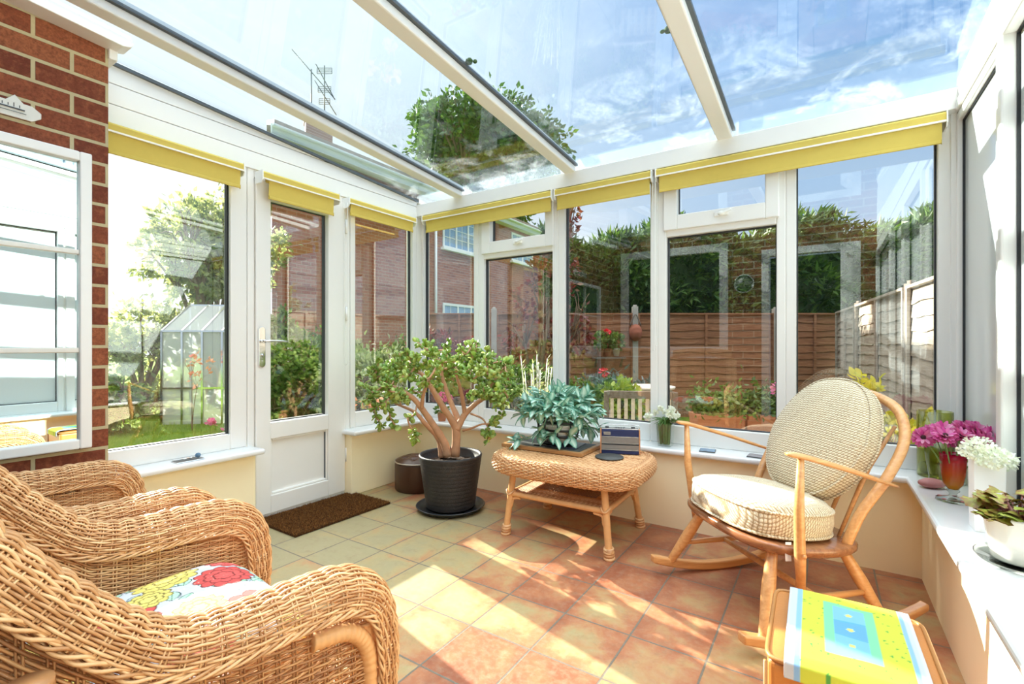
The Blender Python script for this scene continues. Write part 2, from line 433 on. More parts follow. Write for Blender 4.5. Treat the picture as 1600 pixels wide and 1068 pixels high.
# wicker: every strand its own honey tone, streaked along its run
def wicker(name, c1, c2, c3):
    m, nt, out = newmat(name); t = NT(nt); v = t.obj()
    k = t.math('ADD', t.math('MULTIPLY', t.island(), .5), t.math('MULTIPLY', t.noise(v, 28, 3), .5))
    c = t.ramp(k, [(.25, c1), (.5, c2), (.8, c3)])
    b = t.pbsdf(c, .42, normal=t.bump(t.noise(v, 260, 2), .2, .001)); t.l(b.outputs[0], out.inputs[0]); M[name] = m
wicker('wicker', (.46, .22, .085), (.68, .39, .18), (.82, .55, .29))
wicker('wicker_dark', (.30, .13, .05), (.46, .21, .08), (.60, .32, .13))
wicker('wicker_table', (.50, .22, .08), (.68, .37, .17), (.80, .52, .28))
# striped green-and-cream leaves
m, nt, out = newmat('striped_leaf'); t = NT(nt); uv = t.n('ShaderNodeAttribute'); uv.attribute_name = 'Col'
c = t.mix(t.island(), uv.outputs['Color'], (.30, .62, .52), 'MIX')
c = t.mix(.15, uv.outputs['Color'], c)
b = t.pbsdf(c, .4); tr = t.n('ShaderNodeBsdfTranslucent'); t.l(c, tr.inputs[0]); mx = t.n('ShaderNodeMixShader'); mx.inputs[0].default_value = .18
t.l(b.outputs[0], mx.inputs[1]); t.l(tr.outputs[0], mx.inputs[2]); t.l(mx.outputs[0], out.inputs[0]); M['striped_leaf'] = m
# begonia leaves: lime centre, brown-red margin
m, nt, out = newmat('begonia_leaf'); t = NT(nt); a = t.n('ShaderNodeAttribute'); a.attribute_name = 'Col'
n = t.noise(t.obj(), 60, 3); c = t.mix(t.ramp(n, [(.4, 0.0), (.6, 1.0)]), a.outputs['Color'], (.16, .03, .02)); c = t.mix(.45, a.outputs['Color'], c)
b = t.pbsdf(c, .4, normal=t.bump(n, .4, .002)); t.l(b.outputs[0], out.inputs[0]); M['begonia_leaf'] = m
# knitted tweed of the rocking chair cushions: ribs plus brown flecks
m, nt, out = newmat('tweed'); t = NT(nt); v = t.obj(); s = t.sep(v)
w = t.n('ShaderNodeTexWave'); w.wave_type = 'BANDS'; w.bands_direction = 'X'; w.inputs['Scale'].default_value = 26; w.inputs['Distortion'].default_value = 1.0; w.inputs['Detail'].default_value = 2; w.inputs['Detail Scale'].default_value = 3
t.l(v, w.inputs['Vector'])
w2 = t.n('ShaderNodeTexWave'); w2.wave_type = 'BANDS'; w2.bands_direction = 'DIAGONAL'; w2.inputs['Scale'].default_value = 40; w2.inputs['Distortion'].default_value = 2.0
t.l(v, w2.inputs['Vector'])
fl = t.noise(v, 120, 2, .8)
k = t.math('MULTIPLY', w.outputs['Fac'], w2.outputs['Fac'])
c = t.ramp(k, [(.0, (.36, .26, .15)), (.10, (.62, .50, .33)), (.30, (.80, .72, .55))])
c = t.mix(t.ramp(fl, [(.56, 0.0), (.66, .7)]), c, (.3, .2, .11))
b = t.pbsdf(c, .95, normal=t.bump(k, .45, .004), spec=.1, sheen=.2); t.l(b.outputs[0], out.inputs[0]); M['tweed'] = m
# coir mat
m, nt, out = newmat('coir'); t = NT(nt); v = t.obj()
n = t.noise(v, 90, 5, .8); n2 = t.noise(v, 7, 3)
c = t.ramp(n, [(.3, (.02, .008, .003)), (.5, (.10, .04, .012)), (.7, (.34, .16, .05))]); c = t.mix(t.math('MULTIPLY', n2, .5), c, (.03, .014, .006))
b = t.pbsdf(c, .95, normal=t.bump(n, 1, .02), spec=.1); t.l(b.outputs[0], out.inputs[0]); M['coir'] = m
# quarry-tile floor: 0.298 x 0.305 m tiles, one tone per tile, ochre-green near the door drifting to terracotta
m, nt, out = newmat('floor_tile'); t = NT(nt); p = t.pos(); s = t.sep(p)
px, py = .298, .305
gx = t.math('DIVIDE', t.math('SUBTRACT', s[0], -1.567), px); gy = t.math('DIVIDE', t.math('SUBTRACT', s[1], 1.924), py)
cell = t.comb(t.math('FLOOR', gx), t.math('FLOOR', gy), 0.0)
wn = t.n('ShaderNodeTexWhiteNoise'); t.l(cell, wn.inputs['Vector'])
fx = t.math('FRACT', gx); fy = t.math('FRACT', gy)
dx = t.math('MINIMUM', fx, t.math('SUBTRACT', 1.0, fx)); dy = t.math('MINIMUM', fy, t.math('SUBTRACT', 1.0, fy))
n0 = t.noise(p, 90, 3); ed = t.math('ADD', t.math('MINIMUM', dx, dy), t.math('MULTIPLY', t.math('SUBTRACT', n0, .5), .008))
grout = t.math('SUBTRACT', 1.0, t.math('MULTIPLY', t.math('SUBTRACT', ed, .010), 160.0, clamp=True), clamp=True)
n1 = t.noise(p, 5.5, 5, .62, .5); n2 = t.noise(p, 34, 5, .7)
edge = t.ramp(ed, [(0.02, 1.0), (.3, 0.0)])
base = t.math('MULTIPLY', t.math('ADD', s[0], 2.25), .85, clamp=True)
base = t.math('MAXIMUM', base, t.math('MULTIPLY', t.math('SUBTRACT', s[1], 2.45), 1.6, clamp=True))
k = t.math('ADD', t.math('MULTIPLY', base, .62), t.math('MULTIPLY', t.math('SUBTRACT', wn.outputs['Value'], .5), .45))
k = t.math('ADD', k, t.math('MULTIPLY', t.math('SUBTRACT', n1, .5), 1.35)); k = t.math('ADD', k, t.math('MULTIPLY', edge, .24))
c = t.ramp(k, [(.05, (.36, .30, .16)), (.3, (.41, .31, .145)), (.48, (.46, .26, .115)), (.66, (.43, .165, .075)), (1, (.31, .095, .045))])
c = t.mix(t.ramp(n2, [(.45, 0.0), (.8, .35)]), c, (.50, .40, .27))
c = t.mix(t.ramp(t.noise(p, 14, 6, .8), [(.52, 0.0), (.75, .55)]), c, (.25, .16, .085))
col = t.mix(grout, c, t.mix(n0, (.13, .11, .085), (.24, .20, .15)))
h = t.math('ADD', t.math('MULTIPLY', grout, -1.0), t.math('MULTIPLY', t.math('ADD', n1, n2), .22))
rg = t.math('ADD', .32, t.math('MULTIPLY', n2, .3))
b = t.pbsdf(col, rg, normal=t.bump(h, .35, .004), spec=.45); t.l(b.outputs[0], out.inputs[0]); M['floor_tile'] = m
brickmat('brick_house', (.15, .035, .02), (.27, .075, .035), (.40, .14, .06), (.56, .47, .28), .268, .1003, .0085, ax=(1, 2), off=(.04, .012), bump=.9)
brickmat('brick_rear', (.2, .06, .035), (.34, .11, .06), (.46, .19, .10), (.56, .5, .36), .285, .1003, .008, ax=(0, 2))
brickmat('brick_far', (.26, .07, .035), (.42, .12, .06), (.44, .17, .09), (.40, .26, .18), .285, .1, .008, ax=(1, 2), bump=.3)
brickmat('brick_gable', (.24, .075, .045), (.36, .12, .07), (.44, .17, .09), (.50, .40, .30), .285, .1, .008, ax=(0, 2), bump=.3)
# waney-edge fence boards
def fencemat(name, c1, c2, c3):
    m, nt, out = newmat(name); t = NT(nt); v = t.obj(); s = t.sep(v)
    w = t.comb(t.math('MULTIPLY', s[0], 1.2), s[1], t.math('MULTIPLY', s[2], 16))
    n = t.noise(w, 2.2, 6, .65, 1.2)
    c = t.ramp(n, [(.25, c1), (.5, c2), (.75, c3)])
    c = t.mix(t.math('MULTIPLY', t.island(), .5), c, tuple(x * .6 for x in c2))
    b = t.pbsdf(c, .85, normal=t.bump(n, .5, .008), spec=.2); t.l(b.outputs[0], out.inputs[0]); M[name] = m
fencemat('fence_brown', (.16, .06, .03), (.31, .135, .065), (.48, .25, .13))
fencemat('fence_grey', (.20, .16, .12), (.40, .34, .27), (.58, .51, .42))
# lawn and paving
m, nt, out = newmat('lawn'); t = NT(nt); p = t.pos(); n = t.noise(p, 1.1, 5); n2 = t.noise(p, 60, 4, .8)
c = t.ramp(n, [(.3, (.10, .21, .02)), (.55, (.2, .33, .035)), (.75, (.33, .42, .08))]); c = t.mix(t.math('MULTIPLY', n2, .6), c, (.06, .12, .015))
b = t.pbsdf(c, .95, normal=t.bump(n2, 1, .03), spec=.1); t.l(b.outputs[0], out.inputs[0]); M['lawn'] = m
simple('paving', (.36, .29, .23), .9, var=.3, scale=4, bump=.5, bscale=30)
colattr('floral_print', .85); colattr('towel_print', .9); colattr('plate_print', .3, bump=0); colattr('clock_print', .4, bump=0)
leafmat('grey_leaf', [(.13, .18, .17), (.22, .28, .27), (.09, .14, .11)], .3)
leafmat('lime_leaf', [(.30, .42, .05), (.45, .52, .08), (.2, .32, .04)], .4)
simple('pale_wood', (.60, .53, .43), .85, var=.2, scale=18, bump=.4, bscale=60)
m, nt, out = newmat('frosted_pane'); t = NT(nt); tr = t.n('ShaderNodeBsdfTransparent'); df = t.pbsdf((.85, .88, .88), .3); tl = t.n('ShaderNodeBsdfTranslucent'); tl.inputs[0].default_value = (.9, .92, .92, 1)
mx = t.n('ShaderNodeMixShader'); mx.inputs[0].default_value = .5; t.l(df.outputs[0], mx.inputs[1]); t.l(tl.outputs[0], mx.inputs[2]); m2 = t.n('ShaderNodeMixShader'); m2.inputs[0].default_value = .42; t.l(tr.outputs[0], m2.inputs[1]); t.l(mx.outputs[0], m2.inputs[2]); t.l(m2.outputs[0], out.inputs[0]); M['frosted_pane'] = m
simple('clay_dark', (.30, .09, .045), .8, var=.25, scale=10, bump=.3)
# ------------------------------------------------------------------ the room: planes
XA, YB, XC = -3.147, 3.205, .419            # low wall faces (left, back, right)
FA, FB, FC = -3.23, 3.36, .575              # window-frame faces
ZS = .522                                   # sill top
SL = .0716
def zg(y): return 2.55 + SL * (3.36 - y)    # underside of the roof glass
def place(mb, wall, a0, z0, a1, z1, d0, d1, mi=0):
    """box on a wall: a along the wall, d outward from the frame face"""
    if wall == 'A': mb.box(FA - d1, a0, z0, FA - d0, a1, z1, mi)
    elif wall == 'B': mb.box(a0, FB + d0, z0, a1, FB + d1, z1, mi)
    else: mb.box(FC + d0, a0, z0, FC + d1, a1, z1, mi)
def ring(mb, wall, a0, z0, a1, z1, wl, wb, wr, wt, d0, d1, mi=0):
    place(mb, wall, a0, z0, a0 + wl, z1, d0, d1, mi); place(mb, wall, a1 - wr, z0, a1, z1, d0, d1, mi)
    place(mb, wall, a0 + wl, z0, a1 - wr, z0 + wb, d0, d1, mi); place(mb, wall, a0 + wl, z1 - wt, a1 - wr, z1, d0, d1, mi)
def pane(name, wall, a0, z0, a1, z1, parent, mat='pane', d=.05, gask=.007):
    g = MB(); place(g, wall, a0, z0, a1, z1, d, d + .006); o = obj(name, g, mat, parent)
    k = MB(); ring(k, wall, a0, z0, a1, z1, gask, gask, gask, gask, .032, .064); obj('gasket', k, 'gasket', parent); return o
# floor and low walls
struct(obj('floor', MB().box(-3.45, -1.1, -.1, .66, 3.52, 0), 'floor_tile'))
b = MB(); b.box(-3.42, .904, 0, XA, 1.725, .485); b.box(-3.42, 2.49, 0, XA, 3.5, .485)
struct(obj('wall_left', b, 'wall_cream', bevel=.006))
struct(obj('wall_back', MB().box(XA, YB, 0, XC, 3.52, .485), 'wall_cream'))
struct(obj('wall_right', MB().box(XC, -.9, 0, .68, 3.52, .485), 'wall_cream'))
# sills
struct(obj('trim_1', MB().box(FA - .02, .9, .486, -3.06, 1.745, ZS), 'sill_white', bevel=.014, seg=3))
b = MB(); b.prism([(-3.06, 2.455), (FA - .02, 2.455), (FA - .02, FB + .02), (FC + .02, FB + .02), (FC + .02, 3.16), (-3.06, 3.16)], 2, .486, ZS)
struct(obj('trim_2', b, 'sill_white', bevel=.014, seg=3))
struct(obj('trim_3', MB().box(.352, -.9, .487, FC + .02, 3.185, ZS + .001), 'sill_white', bevel=.014, seg=3))
# eaves beam and side headers
struct(obj('trim_4', MB().box(FA - .08, 3.285, 2.405, FC + .09, 3.5, 2.515), 'upvc', bevel=.004))
b = MB(); x0, x1 = FA - .09, FA + .012
b.prism([(.9, 2.385), (3.29, 2.385), (3.29, 2.497), (.9, 2.497)], 0, x0, x1)
b.prism([(.9, 2.501), (3.29, 2.501), (3.29, 2.555), (2.552, 2.608), (.9, 2.608)], 0, x0, x1)
b.prism([(.9, 2.612), (2.49, 2.612), (.9, 2.723)], 0, x0, x1)
struct(obj('trim_5', b, 'upvc', bevel=.0025))
g = MB()
g.prism([(.9, zg(.9) - .014), (3.3, zg(3.3) - .014), (3.3, zg(3.3) + .004), (.9, zg(.9) + .004)], 0, FA - .09, FA + .03)
struct(obj('trim_6', g, 'upvc_dark'))
b = MB(); x0, x1 = FC - .012, FC + .09
b.prism([(-.9, 2.40), (3.29, 2.40), (3.29, 2.447), (-.9, 2.447)], 0, x0, x1)
b.prism([(-.9, 2.452), (3.29, 2.452), (3.29, 2.515), (-.9, 2.515)], 0, x0 + .008, x1)
b.prism([(-.9, 2.52), (3.29, 2.52), (3.29, 2.553), (-.9, zg(-.9) - .002)], 0, x0 + .004, x1)
struct(obj('trim_7', b, 'upvc', bevel=.0025))
# glazed lean-to roof
RX = [-2.715, -1.62, -.53]
for i, x in enumerate(RX):
    w = .045
    r = MB(); r.prism([(-.9, zg(-.9) - .05), (3.3, zg(3.3) - .05), (3.3, zg(3.3) - .004), (-.9, zg(-.9) - .004)], 0, x - w, x + w)
    o = struct(obj('trim_%d' % (8 + i), r, 'upvc', bevel=.008))
    k = MB(); k.prism([(-.9, zg(-.9) - .004), (3.3, zg(3.3) - .004), (3.3, zg(3.3) + .012), (-.9, zg(-.9) + .012)], 0, x - w - .016, x + w + .016)
    obj('gasket', k, 'upvc_dark', o)
    k = MB(); k.prism([(-.9, zg(-.9) + .013), (3.45, zg(3.45) + .013), (3.45, zg(3.45) + .05), (-.9, zg(-.9) + .05)], 0, x - .03, x + .03)
    obj('cap', k, 'upvc', o)
xs = [FA - .09] + RX + [FC + .09]
for a, c in zip(xs[:-1], xs[1:]):
    g = MB(); g.prism([(-.9, zg(-.9)), (3.5, zg(3.5)), (3.5, zg(3.5) + .006), (-.9, zg(-.9) + .006)], 0, a + (.0 if a == xs[0] else .03), c - (.0 if c == xs[-1] else .03))
    struct(obj('ceiling', g, 'roof_pane'))
# house pier of brick with its wall plate
b = MB(); b.prism([(-1.1, 0), (.904, 0), (.904, zg(.904) - .045), (-1.1, zg(-1.1) - .045)], 0, -3.42, -3.0)
struct(obj('wall_house', b, 'brick_house', bevel=.006))
b = MB(); pl = [(-.9, zg(-.9) - .052), (.93, zg(.93) - .052), (.965, zg(.96) - .04), (.975, zg(.96) - .02), (.965, zg(.96) + .0), (-.9, zg(-.9))]
b.prism(pl, 0, -3.002, -2.895)
b.box(-3.2, .90, zg(.9) - .10, -2.98, .935, zg(.9) - .01)
struct(obj('trim_11', b, 'upvc', bevel=.004))
# rear house wall, seen only as a reflection in the panes
b = MB(); YR = -.9
for x0, z0, x1, z1 in ((-3.42, 0, -2.86, 2.86), (-2.86, 0, -1.2, 1.05), (-2.86, 2.72, -1.2, 2.86), (-1.2, 0, -.755, 2.86), (-.755, 2.56, .398, 2.86), (.398, 0, .68, 2.86)):
    b.box(x0, YR - .25, z0, x1, YR, z1)
struct(obj('wall_rear', b, 'brick_rear'))
w = thing('window_8', None, None); struct(w)
def rear(mb, x0, z0, x1, z1, y0, y1): return mb.box(x0, y0, z0, x1, y1, z1)
b = MB()
for q in ((-2.86, 1.05, -2.74, 2.72), (-1.32, 1.05, -1.2, 2.72), (-2.74, 1.05, -1.32, 1.17), (-2.74, 2.6, -1.32, 2.72)): rear(b, *q, YR - .1, YR + .02)
b.box(-2.9, YR - .05, 1.0, -1.16, YR + .1, 1.05)
obj('window_frame', b, 'upvc', w, bevel=.006); obj('pane', rear(MB(), -2.74, 1.17, -1.32, 2.6, YR - .07, YR - .06), 'window_dark', w)
w = thing('door_2', None, None); struct(w); b = MB()
for q in ((-.755, 0, -.66, 2.56), (.30, 0, .398, 2.56), (-.66, 2.46, .30, 2.56)): rear(b, *q, YR - .1, YR + .02)
obj('door_frame', b, 'upvc', w, bevel=.006)
obj('interior', rear(MB(), -.66, 0, .30, 2.46, YR - .24, YR - .2), 'window_dark', w)
b = MB()
for a, c in (((.24, YR + .03), (.30, YR + .40)),):
    for q in ((0, .1), (2.36, 2.46)): b.bar((.28, YR + .02, q[0] + .05), (.20, YR + .46, q[0] + .05), .05, .1)
    b.bar((.27, YR + .03, 0.05), (.27, YR + .03, 2.45), .06, .08, (0, 1, 0)); b.bar((.20, YR + .46, 0.05), (.20, YR + .46, 2.45), .06, .08, (0, 1, 0))
obj('door_leaf', b, 'upvc', w)
# ------------------------------------------------------------------ windows of the garden side
def window(n): return struct(thing('window_%d' % n, None, None))
w = window(1); b = MB(); ring(b, 'A', .90, ZS, 1.712, 2.385, .05, .10, .107, .07, 0, .085); obj('window_frame', b, 'upvc', w, bevel=.006)
b = MB(); ring(b, 'A', .945, ZS + .088, 1.617, 2.325, .012, .012, .012, .012, .02, .05); obj('bead', b, 'upvc', w, bevel=.004)
pane('pane', 'A', .95, .62, 1.605, 2.32, w)
w = window(2); b = MB(); ring(b, 'A', 2.545, ZS, 3.30, 2.385, .05, .125, .05, .07, 0, .085); obj('window_frame', b, 'upvc', w, bevel=.006)
pane('pane', 'A', 2.59, .645, 3.255, 2.32, w)
b = MB(); b.box(FA - .085, 3.30, ZS, FA, FB + .085, 2.42); b.box(FA, FB, ZS, FA + .01, FB + .085, 2.42)
obj('corner_post', b, 'upvc', w, bevel=.006)
# back wall: five bays
bays = [(-3.22, -2.545, 0), (-2.545, -1.757, 1), (-1.757, -.976, 0), (-.976, -.197, 1), (-.197, .565, 0)]
for i, (a0, a1, op) in enumerate(bays):
    w = window(3 + i); b = MB()
    lo = .055 if i != 0 else .02; hi = .052 if i != 4 else .062
    if op:
        ring(b, 'B', a0, ZS, a1, 2.41, .06, .125, .05, .05, 0, .085)
        place(b, 'B', a0 + .06, 1.945, a1 - .05, 2.005, 0, .085)
        obj('window_frame', b, 'upvc', w, bevel=.006)
        pane('pane', 'B', a0 + .06, .645, a1 - .05, 1.945, w)
        f = MB(); ring(f, 'B', a0 + .045, 1.985, a1 - .035, 2.40, .09, .10, .075, .06, -.022, .04); fl = obj('fanlight', f, 'upvc', w, bevel=.006)
        pane('pane', 'B', a0 + .13, 2.08, a1 - .108, 2.345, fl)
        h = MB(); xm = (a0 + a1) / 2 + .03; h.box(xm - .045, FB - .032, 2.035, xm + .04, FB - .022, 2.062); h.ball((xm, FB - .038, 2.05), (.022, .012, .014), 12, 8); h.bar((xm - .01, FB - .042, 2.046), (xm + .06, FB - .045, 2.066), .012, .014)
        obj('latch', h, 'white_plastic', fl, bevel=.003)
    else:
        ring(b, 'B', a0, ZS, a1, 2.41, lo, .125, hi, .05, 0, .085)
        obj('window_frame', b, 'upvc', w, bevel=.006)
        pane('pane', 'B', a0 + lo, .645, a1 - hi, 2.36, w)
b = MB(); b.box(FC, FB - .005, ZS, FC + .09, FB + .085, 2.42); b.box(.553, FB - .012, ZS, FC + .01, FB + .01, 2.42); obj('corner_post', b, 'upvc', w, bevel=.004)
# right side: white infill panels in frames
cuts = [(2.60, 3.355), (1.62, 2.545), (.66, 1.60), (-.9, .64)]
for i, (a0, a1) in enumerate(cuts):
    w = window(9 + i); b = MB(); p = 0 if i == 0 else -.022
    ring(b, 'C', a0, ZS, a1, 2.40, .07, .10, .045 if i else .03, .045, p, .085); obj('window_frame', b, 'upvc', w, bevel=.007)
    g = MB(); place(g, 'C', a0 + .07, ZS + .10, a1 - (.045 if i else .03), 2.355, .03, .06); obj('infill_panel', g, 'panel_white', w)
    k = MB(); ring(k, 'C', a0 + .07, ZS + .10, a1 - (.045 if i else .03), 2.355, .006, .006, .006, .006, .02, .032); obj('gasket', k, 'gasket', w)
b = MB()
for a in (2.55, 1.605, .645): place(b, 'C', a - .012, ZS, a + .06, 2.40, .004, .085)
struct(obj('trim_12', b, 'upvc', bevel=.004))
# garden door
d = struct(thing('door_1', None, None)); DX = FA + .0
b = MB(); ring(b, 'A', 1.715, 0.0, 2.54, 2.385, .045, .03, .05, .05, 0, .08); obj('door_frame', b, 'upvc', d, bevel=.005)
b = MB(); ring(b, 'A', 1.765, .03, 2.485, 2.335, .105, .125, .155, .13, -.012, .06)
place(b, 'A', 1.87, .545, 2.33, .66, -.012, .06); leaf = obj('door_leaf', b, 'upvc', d, bevel=.006)
b = MB(); place(b, 'A', 1.885, .17, 2.318, .53, .02, .04); obj('lower_panel', b, 'upvc', leaf)
b = MB(); ring(b, 'A', 1.87, .155, 2.33, .545, .016, .016, .016, .016, .0, .03); obj('panel_bead', b, 'upvc', leaf, bevel=.006)
k = MB(); place(k, 'A', 2.312, .172, 2.316, .528, .004, .021); obj('panel_gasket', k, 'upvc_dark', leaf)
pane('pane', 'A', 1.87, .66, 2.33, 2.21, leaf)
h = MB(); hx = FA + .013
h.prism([(1.780 + .023 * (1 + math.cos(a)), 1.185 + (.115 if math.sin(a) > 0 else -.115) + .023 * math.sin(a)) for a in np.linspace(0, 2 * PI, 17)[:-1]], 0, hx - .001, hx + .008)
hh = obj('handle_plate', h, 'chrome', d, bevel=.002)
h = MB(); h.tube([(hx + .005, 1.803, 1.225), (hx + .045, 1.803, 1.225)], .011, 12)
h.tube(smooth_path([(hx + .042, 1.803, 1.225), (hx + .052, 1.83, 1.226), (hx + .05, 1.9, 1.226), (hx + .045, 1.965, 1.222)], 12), [.011] * 8 + [.0105, .01, .009, .007], 10, flat=.75)
obj('handle_lever', h, 'chrome', hh)
h = MB(); h.lathe([(0, 0), (.009, 0), (.009, .004), (0, .004)], (0, 0, 0), 12); hv = MB()
hv.tube([(hx + .006, 1.803, 1.13), (hx + .014, 1.803, 1.13)], .009, 12); hv.tube([(hx + .006, 1.803, 1.09), (hx + .009, 1.803, 1.09)], .004, 8); obj('lock_barrel', hv, 'chrome', hh)
for z in (.32, 1.45, 2.15):
    h = MB(); h.tube([(FA + .012, 2.497, z - .055), (FA + .012, 2.497, z + .055)], .012, 10); obj('hinge', h, 'white_plastic', d)
# ------------------------------------------------------------------ roller blinds
def roller(wall, a0, a1, ztop, zbar, zbot, f0, f1, chain_side, label, cd=None, dy=0.0, chain_z=1.05):
    """cassette with fabric hanging behind it; offsets into the room from the frame face"""
    def P(a, dep, z):   # dep = distance into the room
        return (FA + dep + dy, a, z) if wall == 'A' else (a, FB - dep - dy, z)
    am = (a0 + a1) / 2
    r = thing('roller_blind', label, 'blind', P(am, 0.03, ztop), 0, 'yellow roller blinds at the window heads')
    o0 = P(am, .03, ztop)
    def loc(p): return tuple(p[i] - o0[i] for i in range(3))
    def strip(prof, s0, s1):
        mb = MB(); n = len(prof); V = [loc(P(s0, d, z)) for d, z in prof] + [loc(P(s1, d, z)) for d, z in prof]
        F = [(i, (i + 1) % n, n + (i + 1) % n, n + i) for i in range(n)] + [tuple(range(n)), tuple(range(2 * n - 1, n - 1, -1))]
        return mb.add(V, F, 0, False)
    obj('cassette', strip([(.085, zbar), (.088, ztop - .01), (.08, ztop), (.02, ztop), (.02, ztop - .004), (.078, ztop - .006), (.08, zbar)], a0, a1), 'blind', r)
    obj('cassette_trim', strip([(.079, zbar - .006), (.089, zbar - .006), (.09, zbar + .003), (.079, zbar + .003)], a0, a1), 'blind_trim', r)
    rr = .026; rolls = [(.048 + rr * math.cos(t), ztop - .036 + rr * math.sin(t)) for t in np.linspace(0, 2 * PI, 17)[:-1]]
    obj('roller_tube', strip(rolls, f0, f1), 'blind', r, smooth=False)
    obj('fabric', strip([(.073, ztop - .036), (.0745, ztop - .036), (.0665, zbot + .02), (.069, zbot), (.065, zbot), (.0645, zbot + .02)], f0, f1), 'blind', r)
    obj('bottom_bar', strip([(.064, zbot - .002), (.072, zbot - .002), (.072, zbot + .017), (.064, zbot + .017)], f0 + .001, f1 - .001), 'blind', r, bevel=.003)
    for s, q in ((a0 - .006, a0), (a1, a1 + .006)):
        pr = [(.0, ztop + .002), (.09, ztop + .002), (.092, zbar - .01), (.075, zbar - .03), (.05, ztop - .075), (.02, ztop - .075), (.0, zbar - .03)]
        obj('end_cap', strip(pr, s, q), 'white_plastic', r, bevel=.002)
    if chain_side:
        a = (a1 + .009) if chain_side > 0 else (a0 - .009)
        pts = [(a, .028, ztop - .04)] + [(a, .028, z) for z in np.linspace(ztop - .1, chain_z + .05, 6)]
        bot = [(a + .0, .028 + .022 * (1 - math.cos(t)) , chain_z + .02 - .03 * math.sin(t)) for t in np.linspace(0, PI, 7)]
        up = [(a, .072, z) for z in np.linspace(chain_z + .05, ztop - .1, 6)] + [(a, .07, ztop - .04)]
        c = MB(); c.tube([loc(P(*q)) for q in pts + bot + up], .0022, 5); obj('pull_chain', c, 'white_plastic', r)
    return r
roller('A', .93, 1.645, 2.372, 2.328, 2.213, .95, 1.632, 0, 'yellow roller blind over the tall pane beside the brick pier', chain_z=1.4)
roller('A', 1.765, 2.365, 2.362, 2.315, 2.19, 1.815, 2.325, 0, 'short yellow roller blind on the white garden door', dy=.012)
roller('A', 2.47, 3.205, 2.365, 2.325, 2.235, 2.49, 3.18, -1, 'yellow roller blind between the garden door and the corner post', chain_z=1.05)
roller('B', -3.13, -1.775, 2.398, 2.352, 2.243, -3.10, -1.785, 1, 'yellow roller blind spanning the two corner bays behind the big plant', chain_z=1.17)
roller('B', -1.742, -.998, 2.398, 2.352, 2.243, -1.73, -1.01, 1, 'short yellow roller blind on one bay of the back windows, above the radio', chain_z=1.17)
roller('B', -.962, .525, 2.398, 2.352, 2.243, -.945, .51, -1, 'longest yellow roller blind, above the rocking chair', chain_z=1.2)
